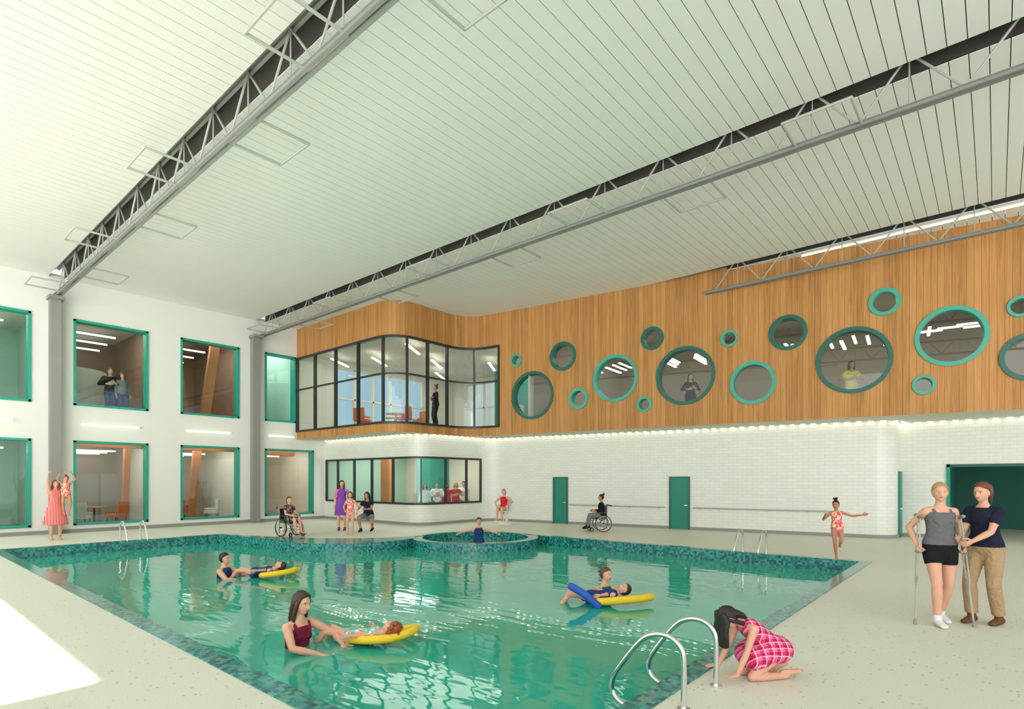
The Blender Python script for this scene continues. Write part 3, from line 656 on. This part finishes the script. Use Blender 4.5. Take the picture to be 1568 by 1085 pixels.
# ================================================================= SHELL
XW=-23.1;XR=6.0;YN=-4.0;ZC=8.28;ZS=3.49
wood_path=fillet([(XW,12.57),(-16.35,12.57,.9),(-16.35,16.24,1.1),(XR,19.62)])
brick_path=fillet([(XW,13.9),(-16.55,13.9,.75),(-16.55,17.77,.8),(-2.25,19.93,.6),(-2.25,21.15),(XR,21.15)])
wl=cum(wood_path)[-1];GE=11.3
def arc(cx,cy,r,a0,a1,n):
    return [V((cx+r*math.cos(math.radians(a0+(a1-a0)*k/n)),cy+r*math.sin(math.radians(a0+(a1-a0)*k/n)))) for k in range(n+1)]
tub_back=arc(-12,12.3,1.9,71.6,215,16)
curve=[(-13.56,11.2),(-13.85,10.4),(-14.4,9.6),(-15.2,9.0),(-16.3,8.45),(-17.5,8.0),(-18.9,7.7)]
pool=[V((-18.9,2.2)),V((-2,2.2)),V((-2,14.1))]+tub_back+[V(p) for p in curve[1:]]
mb=MB();mb.poly([[(XW-6,YN),(XR+2,YN),(XR+2,27),(XW-6,27)],[tuple(p) for p in pool]],0,m_floor);mb.obj('floor',False)
pin=offset(pool,.2,True)
mb=MB();n=len(pool)
for i in range(n):
    a,b,c,d=pool[i],pool[(i+1)%n],pin[(i+1)%n],pin[i]
    mb.face([(a.x,a.y,.012),(b.x,b.y,.012),(c.x,c.y,.012),(d.x,d.y,.012)],m_mosaic)
    mb.face([(a.x,a.y,-.02),(b.x,b.y,-.02),(b.x,b.y,.012),(a.x,a.y,.012)],m_mosaic)
    mb.face([(d.x,d.y,-1.3),(c.x,c.y,-1.3),(c.x,c.y,.012),(d.x,d.y,.012)],m_mosaic)
front=arc(-12,12.3,1.75,215,431,30)
sweep(mb,front,-1.3,.012,-.15,.15,m_mosaic)
bul=[(-13.1,10.9),(-12.95,10.0),(-13.1,9.0),(-13.7,8.3),(-14.6,7.95),(-15.8,7.9),(-17.0,7.8),(-18.0,7.65),(-18.75,7.6)]
bs=[]
for i in range(len(bul)-1):
    p0=V(bul[max(i-1,0)]);p1=V(bul[i]);p2=V(bul[i+1]);p3=V(bul[min(i+2,len(bul)-1)])
    for q in range(4):
        t=q/4;bs.append(.5*((2*p1)+(p2-p0)*t+(2*p0-5*p1+4*p2-p3)*t*t+(3*p1-p0-3*p2+p3)*t**3))
bs.append(V(bul[-1]))
for a,b in zip(bs,bs[1:]): mb.face([(a.x,a.y,-1.3),(b.x,b.y,-1.3),(b.x,b.y,.018),(a.x,a.y,.018)],m_mosaic)
mb.poly([[tuple(p) for p in bs]+[tuple(c) for c in reversed(curve[:-1])]],.018,m_mosaic)
mb.obj('pool_basin_tiles',False)
mb=MB();mb.poly([[tuple(p) for p in offset(pool,.19,True)]],-.25,m_water);mb.obj('pool_water',False)
mb=MB();mb.poly([[tuple(p) for p in offset(pool,.0,True)]],-1.3,m_mosaic);mb.obj('pool_floor',False)
# left wall
wy=[(1.5,3.65),(4.73,6.89),(7.95,10.1),(11.15,13.35)]
mb=MB();path=[V((XW,27)),V((XW,YN))]
ops=[(27-19.6,27-14.4,4.2,6.9)]
for i,(a,b) in enumerate(wy):
    ops.append((27-b,27-a,.24,3.04))
    bb=b if i<3 else 12.5
    ops.append((27-bb,27-a,4.2,7.05))
path_wall(mb,path,0,8.4,m_white,ops);mb.obj('wall_left',False)
k=0
for i,(a,b) in enumerate(wy):
    for lvl in(0,1):
        k+=1;z0,z1=((.24,3.04),(4.2,7.05))[lvl];bb=12.5 if (i==3 and lvl) else b
        mb=MB();t=.07
        for (q0,q1,r0,r1) in((a,bb,z0,z0+t),(a,bb,z1-t,z1),(a,a+t,z0,z1),(bb-t,bb,z0,z1)):
            mb.box2((XW-.3,q0,r0),(XW+.04,q1,r1),m_teal)
        mb.face([(XW-.2,a,z0),(XW-.2,bb,z0),(XW-.2,bb,z1),(XW-.2,a,z1)],m_glass)
        mb.obj('window_%d'%k,False)
mb=MB()
sweep(mb,[V((XW,13.9)),V((XW,YN))],0,.12,0,.03,m_grey);mb.obj('baseboard_left',False)
for y in(4.22,10.68):
    mb=MB();mb.box2((XW,y-.14,0),(XW+.3,y+.14,7.6),m_pil);mb.box2((XW,y-.2,7.5),(XW+.5,y+.2,7.6),m_pil);mb.obj('trim_pilaster',False)
for a,b in((1.7,3.2),(4.95,6.6),(8.15,9.75),(11.3,12.4)):
    mb=MB();mb.box2((XW+.02,a,3.55),(XW+.1,b,3.61),m_fix);mb.box2((XW,a+.2,3.56),(XW+.03,a+.3,3.6),m_steel_l);mb.box2((XW,b-.3,3.56),(XW+.03,b-.2,3.6),m_steel_l);mb.obj('wall_light',False)
# wood wall
mb=MB()
path_wall(mb,wood_path,ZS,ZC+.1,m_wood,[(0,GE,3.82,7.0),(GE,wl,3.3,9)])
circ=[(-14.0,6.32,.25,1),(-13.31,4.93,.91,0),(-12.03,6.26,.53,0),(-11.41,4.66,.38,1),(-10.03,5.26,.82,1),(-9.0,4.28,.26,1),(-8.73,6.47,.39,0),(-7.66,5.12,.95,0),(-6.31,6.14,.26,1),(-5.64,4.7,.66,1),(-4.68,6.1,.52,0),(-3.04,5.1,.93,0),(-2.32,6.61,.38,1),(-1.46,4.26,.26,1),(-.89,5.48,.78,1),(.45,6.03,.26,1),(.62,4.77,.58,0),(2.4,5.9,.8,1)]
P0,_=at(wood_path,GE);P1=V((XR,19.62));wd=(P1-P0).normalized();nrm=V((wd.y,-wd.x))
L=(P1-P0).length
outer=[(0,ZS),(L,ZS),(L,ZC+.1),(0,ZC+.1)]
loops=[outer];cs=[]
for x,z,r,t in circ:
    u=(x-P0.x)/wd.x;cs.append((u,z,r,t))
    loops.append([(u+(r-.04)*math.cos(2*math.pi*j/40),z+(r-.04)*math.sin(2*math.pi*j/40)) for j in range(40)])
l3=[[V((p[0],p[1],0)) for p in l] for l in loops];flat=[p for l in l3 for p in l]
for t in tessellate_polygon(l3):
    pts=[flat[i] for i in t]
    mb.face([(P0.x+wd.x*p.x,P0.y+wd.y*p.x,p.y) for p in pts],m_wood,[(p.x+GE,p.y) for p in pts])
mb.obj('wall_wood',False)
for u,z,r,t in cs:
    k+=1;mb=MB();c=P0+wd*u;rm=m_rim if t else m_teald;w=min(.11,r*.28)
    mb.ring((c.x+nrm.x*-.12,c.y+nrm.y*-.12,z),(nrm.x,nrm.y,0),r,r-w,.32,rm)
    n_=40;X=V((wd.x,wd.y,0))
    cc=V((c.x-nrm.x*.1,c.y-nrm.y*.1,z));mb.face([cc+X*((r-w)*math.cos(2*math.pi*j/n_))+V((0,0,(r-w)*math.sin(2*math.pi*j/n_))) for j in range(n_)],m_glass2)
    mb.obj('window_%d'%k,True)
k+=1;mb=MB();gp=sub(wood_path,0,GE)
for z0,z1 in((3.80,3.88),(6.94,7.02),(5.6,5.65)): sweep(mb,gp,z0,z1,-.05,.06,m_black)
for u in(0.04,1.5,3.05,4.6,6.1,7.0,7.95,8.95,10.15,11.28):
    p,t=at(wood_path,u);mb.box((p.x,p.y,5.41),(.065,.13,3.2),m_black,rz=math.atan2(t.y,t.x))
path_wall(mb,gp,3.85,6.98,m_glass2);mb.obj('window_%d'%k,False)
bl=cum(brick_path)[-1]
U=cum(brick_path)
iu=[i for i,p in enumerate(brick_path) if abs(p.x+2.25)<.001 and abs(p.y-21.15)<.01][0]
ou=U[iu]+(-1.1+2.25)
mb=MB();path_wall(mb,brick_path,0,ZS,m_brick,[(.15,9.6,.8,2.62),(ou,ou+5,0,2.14)]);mb.obj('wall_brick',False)
k+=1;mb=MB();gp=sub(brick_path,.15,9.6)
for z0,z1 in((.78,.86),(2.56,2.64)): sweep(mb,gp,z0,z1,-.04,.06,m_black)
for u in(.18,1.1,2.35,3.6,5.0,6.45,7.6,8.75,9.57):
    p,t=at(brick_path,u);mb.box((p.x,p.y,1.71),(.06,.1,1.8),m_black,rz=math.atan2(t.y,t.x))
path_wall(mb,gp,.82,2.6,m_glass);mb.obj('window_%d'%k,False)
mb=MB();sweep(mb,sub(brick_path,0,ou),0,.1,-.03,0,m_grey);mb.obj('baseboard_back',False)
mb=MB();mb.poly([[tuple(p) for p in wood_path]+[tuple(p) for p in reversed(brick_path)]],ZS,m_soffit,False);mb.obj('ceiling_soffit',False)
mb=MB()
u=.3
while u<bl-.2:
    p,t=at(brick_path,u);nn=V((t.y,-t.x));q=p+nn*.12
    mb.box((q.x,q.y,ZS-.02),(.12,.035,.022),m_led,rz=math.atan2(t.y,t.x));u+=.3
mb.obj('led_strip_lights',False)
bd=(V((-2.25,19.93))-V((-16.55,17.77))).normalized();bn=V((bd.y,-bd.x))
def bp_(x,off=0): 
    t=(x+16.55)/bd.x;p=V((-16.55,17.77))+bd*t;return p+bn*off
for xa,xb in((-12.7,-9.0),(-8.0,-3.6)):
    mb=MB();a=bp_(xa,.09);b=bp_(xb,.09);mb.tube([(a.x,a.y,.77),(b.x,b.y,.77)],.022,m_steel_l)
    x=xa+.2
    while x<xb: 
        p=bp_(x,.0);q=bp_(x,.09);mb.tube([(p.x,p.y,.73),(q.x,q.y,.76)],.012,m_steel_l,6);x+=1.1
    mb.obj('wall_handrail')
dk=0
for xa,xb in((-13.44,-12.81),(-8.83,-8.13)):
    dk+=1;mb=MB();a=bp_(xa,.02);b=bp_(xb,.02);c=(a+b)/2;w=(b-a).length;rz=math.atan2(bd.y,bd.x)
    mb.box((c.x,c.y,.92),(w-.06,.04,1.8),m_door,rz)
    for s_ in(-1,1):
        p=c+bd*s_*(w/2-.02);mb.box((p.x,p.y,.92),(.05,.09,1.84),m_teald,rz)
    mb.box((c.x,c.y,1.83),(w,.09,.05),m_teald,rz)
    p=c+bd*(w/2-.12)+bn*.05;mb.box((p.x,p.y,.85),(.1,.03,.03),m_chrome,rz)
    mb.obj('door_%d'%dk,False)
mb=MB();mb.box2((-2.3,20.55,0),(-2.2,21.1,2.0),m_door);mb.box2((-2.21,20.62,.85),(-2.15,20.72,.9),m_chrome);mb.obj('door_3',False)
mb=MB();m_tw=mat('teal_corridor_paint',(20,96,84),.6)
mb.box2((-1.12,21.1,0),(-1.04,21.5,2.2),m_teal);mb.box2((-1.12,21.1,2.12),(4,21.5,2.2),m_teald)
mb.face([(-1.1,21.15,0),(-1.1,26.5,0),(-1.1,26.5,2.5),(-1.1,21.15,2.5)],m_tw)
mb.face([(-1.1,26.5,0),(6,26.5,0),(6,26.5,2.5),(-1.1,26.5,2.5)],m_tw)
mb.face([(-1.1,21.2,2.5),(6,21.2,2.5),(6,26.5,2.5),(-1.1,26.5,2.5)],m_soffit)
mb.obj('wall_corridor',False)
# ceiling slats
mb=MB();x=XW
ys=[(YN,4.08),(4.5,10.75),(11.17,17.38),(17.75,20)]
while x<XR:
    for a,b in ys:
        if a>17 and x<-9: continue
        mb.box2((x,a,ZC),(x+.233,b,ZC+.015),m_slat)
    x+=.245
mb.obj('ceiling',False)
mb=MB();mb.box2((XW,YN,9.3),(XR,20,9.35),m_dark)
for y in(4.08,4.5,10.75,11.17,17.38,17.75): mb.box2((XW,y-.02 if y in(4.08,10.75,17.38) else y,ZC+.03),(XR,y if y in(4.08,10.75,17.38) else y+.02,9.3),m_dark)
mb.box2((XW,YN,ZC+.03),(XR,YN+.03,9.3),m_dark);mb.box2((XR,YN,ZC+.03),(XR+.03,20,9.3),m_dark)
mb.obj('ceiling_plenum',False)
for y,x0 in((4.28,XW+.05),(10.95,XW+.05),(17.6,-7.0)):
    mb=MB()
    for s_ in(-1,1):
        mb.box2((x0,y+s_*.05-.03,7.62),(XR,y+s_*.05+.03,7.69),m_steel)
        mb.box2((x0,y+s_*.05-.03,8.52),(XR,y+s_*.05+.03,8.6),m_steel)
    mb.box2((x0,y-.1,7.675),(XR,y+.1,7.69),m_steel)
    x=x0+.3;i=0
    while x<XR-1.4:
        mb.tube([(x,y,7.68),(x+.7,y,8.53)],.02,m_steel_l,6);mb.tube([(x+.7,y,8.53),(x+1.4,y,7.68)],.02,m_steel_l,6)
        mb.tube([(x+.7,y,7.68),(x+.7,y,8.53)],.012,m_steel_l,6);x+=1.4
    if y<17:
        for off,xs in((.28,(-19.7,-14.7,-9.7,-4.8)),(-.95,(-21.8,-16.9,-12,-7.05,-2.2))):
            for x in xs:
                a,b=(y,y+.95) if off>0 else (y-.9,y);z=7.66
                for p,q in(((x-.5,a),(x+.5,a)),((x-.5,b),(x+.5,b)),((x-.5,a),(x-.5,b)),((x+.5,a),(x+.5,b))):
                    mb.tube([(p[0],p[1],z),(q[0],q[1],z)],.024,m_steel_l,6)
    mb.obj('steel_truss')
mb=MB();mb.box2((-4.3,17.95,8.23),(1.5,18.0,8.27),m_fix);mb.obj('linear_ceiling_light',False)
# interiors -------------------------------------------------------
m_peach=mat('peach_wall',(218,204,186),.8);m_gw=mat('greenish_wall',(180,214,200),.8);m_taupe=mat('taupe_wall',(150,137,122),.8)
m_brn=mat('brown_room_wall',(150,120,96),.8,noise=.2,nscale=4);m_cream=mat('cream_wall',(222,218,206),.8);m_orange=mat('orange_fabric',(206,104,58),.8)
m_tealw=mat('teal_feature_wall',(20,140,124),.6);m_carpet=mat('carpet_grey',(150,146,136),.9);m_wdroom=mat('timber_room_wall',(166,116,74),.7,noise=.2,nscale=5)
def room(name,x0,x1,y0,y1,z0,z1,mw,mf,mc,open_,mback=None):
    mb=MB();f=[(x0,y0),(x1,y0),(x1,y1),(x0,y1)]
    mb.face([(*p,z0) for p in f],mf);mb.face([(*p,z1) for p in f],mc)
    sd={'s':(0,1),'e':(1,2),'n':(2,3),'w':(3,0)}
    for kx,(a,b) in sd.items():
        if kx in open_: continue
        mb.face([(*f[a],z0),(*f[b],z0),(*f[b],z1),(*f[a],z1)],mback if (mback and kx=='w') else mw)
    return mb
specs=[('wall_room_a',1.0,4.2,0,m_gw,m_gw,m_cream),('wall_room_b',4.25,7.4,0,m_cream,m_peach,m_cream),('wall_room_c',7.45,10.6,0,m_cream,m_peach,m_cream),('wall_room_d',10.65,13.85,0,m_peach,m_peach,m_cream),
('wall_room_e',1.0,4.2,1,m_gw,m_gw,m_cream),('wall_room_f',4.25,7.4,1,m_brn,m_brn,m_cream),('wall_room_g',7.45,10.6,1,m_brn,m_wdroom,m_brn),('wall_room_h',10.65,12.5,1,m_gw,m_tealw,m_cream)]
for i,(nm,a,b,l,w1,w2,w3) in enumerate(specs):
    z0,z1=((.01,3.3),(3.95,7.6))[l]
    mb=room(nm,XW-6,XW-.05,a,b,z0,z1,w1,m_carpet,w3,'e',w2)
    for q in range(3):
        xx=XW-1.5-q*1.5;mb.box2((xx-.9,a+.4+q*.25,z1-.5),(xx-.8,b-.9+q*.1,z1-.45),m_panel)
    mb.obj(nm,False)
    area('room_ceiling_lamp',(XW-1.8,(a+b)/2,z1-.06),(0,0,0),2.2,2.0,62)
m_woodin2=mat('timber_column',(190,124,74),.6,noise=.15,nscale=3)
def diag(mb,x,y,z0,z1,lean,w=.25):
    mb.box(((x),(y+lean/2),(z0+z1)/2),(.2,w,(z1-z0)*1.0),m_woodin2,mtx=Matrix.Rotation(-math.atan2(lean,z1-z0),3,'X'))
mb=MB();diag(mb,XW-1.2,9.2,3.95,7.6,.5,.35);diag(mb,XW-1.2,8.6,3.95,7.6,-.5,.2);diag(mb,XW-2.6,5.1,3.95,7.6,-.6,.3);diag(mb,XW-2.,9.0,0,3.3,.3,.3);diag(mb,XW-2.,6.7,0,3.3,.1,.2)
mb.box2((XW-1.2,4.3,2.9),(XW-1.0,7.3,3.25),m_woodin2);mb.box2((XW-1.2,7.5,2.9),(XW-1.0,10.5,3.25),m_woodin2);mb.box2((XW-1.2,10.7,2.8),(XW-1.0,13,3.25),m_woodin2);mb.obj('timber_columns',False)
mb=MB();sweep(mb,arc(XW-2.6,4.9,1.3,-50,120,16),3.96,5.7,-.05,.05,m_cream);mb.obj('curved_booth_wall',False)
mb=MB();mb.box2((XW-4,4.3,0.02),(XW-3.9,7.3,2.0),m_taupe);mb.box2((XW-3.8,8,0.02),(XW-3.7,10.3,1.7),m_taupe)
for y in(4.6,5.5,6.4): mb.box2((XW-3.88,y,.1),(XW-3.86,y+.8,1.95),m_carpet)
mb.obj('partition_screens',False)
def chair(loc,rz,m):
    mb=MB();mb.box((0,0,.42),(.5,.5,.1),m);mb.box((0,-.23,.68),(.5,.08,.5),m)
    for sx in(-1,1):
        mb.box((sx*.25,0,.55),(.06,.45,.06),m)
        for sy in(-1,1): mb.tube([(sx*.2,sy*.2,.4),(sx*.22,sy*.22,.0)],.015,m_black,6)
    mb.obj('lounge_chair',loc=loc,rz=rz)
def table(loc):
    mb=MB();mb.tube([(0,0,.7),(0,0,.73)],[.42,.42],m_woodin2,24,round_=False);mb.tube([(0,0,.02),(0,0,.7)],.03,m_black,8);mb.tube([(0,0,.0),(0,0,.02)],[.22,.22],m_black,16,round_=False);mb.obj('round_table',loc=loc)
for l_,r_,m_ in(((-24.4,5.2,.01),1.0,m_cream),((-24.5,6.3,.01),2.2,m_orange),((-24.6,8.4,.01),1.2,m_orange),((-24.5,9.6,.01),2.6,m_cream),((-20.5,14.1,3.85),.4,m_orange),((-18.6,14.8,3.85),2.0,m_orange),((-19.4,16.3,3.85),3,m_woodin2),((-21.6,15.0,3.85),-1,m_woodin2),((-14.9,17.6,3.85),1.8,m_cream)): chair(l_,r_,m_)
for l_ in((-25.3,5.8,.01),(-25.4,9.0,.01),(-19.6,15.2,3.85),(-21.0,16.2,3.85)): table(l_)
# upper bay room
mb=MB()
f=[(XW+.04,12.6)]+[tuple(p) for p in wood_path[1:-1]]+[(-13.5,16.7),(-13.5,22),(XW+.04,22)]
mb.poly([f],3.84,m_carpet);mb.poly([f],7.2,m_cream,False);mb.obj('floor_bay',False)
mb=MB();pw=[V((XW+.04,22)),V((-13.5,22))];path_wall(mb,pw,3.84,7.2,m_cream,[(1,7.5,4.3,6.9)])
pw=[V((-13.5,22)),V((-13.5,16.7))];path_wall(mb,pw,3.84,7.2,m_cream);pw=[V((XW+.04,22)),V((XW+.04,12.62))];path_wall(mb,pw,3.84,7.2,m_cream,[(2.4,7.6,4.2,6.9)])
mb.obj('wall_bay_back',False)
k+=1;mb=MB()
for x in(-22.1,-20.8,-19.5,-18.2,-16.9,-15.6): mb.box2((x-.04,21.95,4.3),(x+.04,22.05,6.9),m_cream)
for z in(4.3,5.6,6.9): mb.box2((-22.1,21.95,z-.04),(-15.6,22.05,z+.04),m_cream)
mb.obj('window_%d'%k,False)
k+=1;mb=MB()
for i in range(6): y=14.4+i*1.04;mb.box2((XW-.05,y-.04,4.2),(XW+.1,y+.04,6.9),m_cream)
for z in(4.2,5.5,6.9): mb.box2((XW-.05,14.4,z-.04),(XW+.1,19.6,z+.04),m_cream)
mb.obj('window_%d'%k,False)
mb=MB();sweep(mb,arc(-14.6,18.6,1.7,100,215,14),3.86,6.3,-.06,.06,m_tealw);mb.obj('curved_teal_wall',False)
mb=MB()
for (x,y) in((-20.5,15),(-19,17),(-17.5,14.4),(-17.5,19),(-21,19),(-15.6,18),(-22,14)): mb.box((x,y,6.9),(.1,1.8,.05),m_panel,rz=.6)
mb.obj('bay_ceiling_lights',False)
area('bay_ceiling_lamp',(-19.3,16.5,7.15),(0,0,0),5,5,230)
area('bay_ceiling_lamp',(-15.5,19,7.15),(0,0,0),2,3,90)
mb=MB()
f=[(XW+.05,13.95),(-17.3,13.95),(-16.6,14.7),(-16.6,18.6),(XW+.05,18.6)]
mb.poly([f],.012,m_carpet);mb.poly([f],3.3,m_cream,False);mb.obj('floor_staff_room',False)
mb=MB();path_wall(mb,[V((XW+.05,18.5)),V((-16.7,18.5))],0,3.3,m_peach);path_wall(mb,[V((XW+.05,18.5)),V((XW+.05,13.95))],0,3.3,m_gw);path_wall(mb,[V((-19.8,18.5)),V((-19.8,16.5))],0,3.3,m_teal);mb.box2((-21.5,15.8,0),(-20.9,16.1,3.3),m_woodin2);mb.obj('wall_staff_room',False)
mb=MB()
for (x,y) in((-21.5,15),(-19,15.2),(-18,17),(-21,17.3)): mb.box((x,y,3.1),(.12,1.5,.04),m_panel,rz=.3)
mb.obj('staff_room_lights',False)
area('staff_room_lamp',(-20.5,16.2,3.25),(0,0,0),3.5,2,110);area('staff_room_lamp',(-17.8,16,3.25),(0,0,0),1,3,65)
# upper room behind wood wall
mb=MB()
yb=lambda x:16.57+.1513*(x+14.17)
a=(-13.4,yb(-13.4)+.3);b=(XR,yb(XR)+.3);c=(XR,yb(XR)+7);d=(-13.4,yb(-13.4)+7)
for z,mm in((3.5,m_carpet),(7.7,m_taupe)): mb.face([(*p,z) for p in(a,b,c,d)],mm)
mb.face([(*d,3.5),(*c,3.5),(*c,7.7),(*d,7.7)],m_taupe);mb.face([(*b,3.5),(*c,3.5),(*c,7.7),(*b,7.7)],m_taupe)
mb.face([(*a,3.5),(*d,3.5),(*d,7.7),(*a,7.7)],m_taupe)
mb.obj('wall_gallery_room',False)
mb=MB()
for i in range(18):
    for j in range(3):
        x=-13+i*1.05+j*.4
        if x<-1.6: mb.box((x,yb(x)+1.5+j*1.7,5.85+.42*j),(.09,1.3,.04),m_panel,rz=.1)
        else: mb.box((x,yb(x)+1.6+j*1.2,6.0+.3*j),(.6,.12,.04),m_panel,rz=.15)
mb.obj('gallery_pendant_lights',False)
for x in(-11,-7,-3,1,4.5): area('gallery_ceiling_lamp',(x,yb(x)+3.5,7.6),(0,0,0),3,3,75)
# grab rails
def rail(x,y,rz):
    mb=MB();pts=[(0,0),(0,.38),(.04,.49),(.13,.54),(.25,.53),(.37,.45),(.56,.2),(.62,.08),(.61,-.02),(.53,-.08),(.4,-.1),(.24,-.06)]
    sm=[]
    for i in range(len(pts)-1):
        p0=V(pts[max(i-1,0)]);p1=V(pts[i]);p2=V(pts[i+1]);p3=V(pts[min(i+2,len(pts)-1)])
        for q in range(5):
            t=q/5;sm.append(.5*((2*p1)+(p2-p0)*t+(2*p0-5*p1+4*p2-p3)*t*t+(3*p1-p0-3*p2+p3)*t**3))
    sm.append(V(pts[-1]));mb.tube([(0,p.x,p.y) for p in sm],.022,m_chrome,12)
    mb.ring((0,0,.008),(0,0,1),.05,.02,.016,m_chrome,20);mb.obj('pool_grab_rail',loc=(x,y,0),rz=rz)
for y in(4.1,4.75): rail(-1.8,y,math.pi/2)
for y in(5.0,5.5): rail(-19.1,y,-math.pi/2)
for x in(-4.75,-4.2): rail(x,14.3,math.pi)
# ================================================================= light, camera
w=bpy.data.worlds.new('world');scene.world=w;w.use_nodes=True;nt=w.node_tree
bg=nt.nodes['Background'];tc=N(nt,'ShaderNodeTexCoord');sp=N(nt,'ShaderNodeSeparateXYZ');nt.links.new(tc.outputs['Generated'],sp.inputs[0])
mr=N(nt,'ShaderNodeMapRange');mr.inputs[1].default_value=.2;mr.inputs[2].default_value=.55;nt.links.new(sp.outputs[1],mr.inputs[0])
mx=N(nt,'ShaderNodeMix',data_type='RGBA');nt.links.new(mr.outputs[0],mx.inputs[0]);mx.inputs[6].default_value=(1,.985,.96,1);mx.inputs[7].default_value=(.33,.5,.6,1)
nt.links.new(mx.outputs[2],bg.inputs[0]);bg.inputs[1].default_value=1.38
def fill_sun(n,e,d,ang=55):
    l=bpy.data.lights.new(n,'SUN');l.energy=e;l.angle=math.radians(ang);l.color=(1,.98,.955)
    o=bpy.data.objects.new(n,l);bpy.context.collection.objects.link(o);o.rotation_euler=V(d).to_track_quat('-Z','Y').to_euler()
fill_sun('fill_sun',1.15,(-.55,.8,-.25));fill_sun('ceiling_fill_sun',1.75,(-.55,.75,.26),45)  # added fills: soft one for the far walls, upward one to brighten the ceiling
area('window_sunlight',(-12.15,-2.1,7.5),(0,0,0),12.4,6.84,4200,(1,.97,.9),2)
cam=bpy.data.cameras.new('camera');cam.lens=19.86;cam.sensor_width=36;cam.shift_y=.1221;cam.clip_end=200
co=bpy.data.objects.new('camera',cam);bpy.context.collection.objects.link(co);co.location=(0,0,1.75);co.rotation_euler=(math.pi/2,0,math.radians(40.6));scene.camera=co
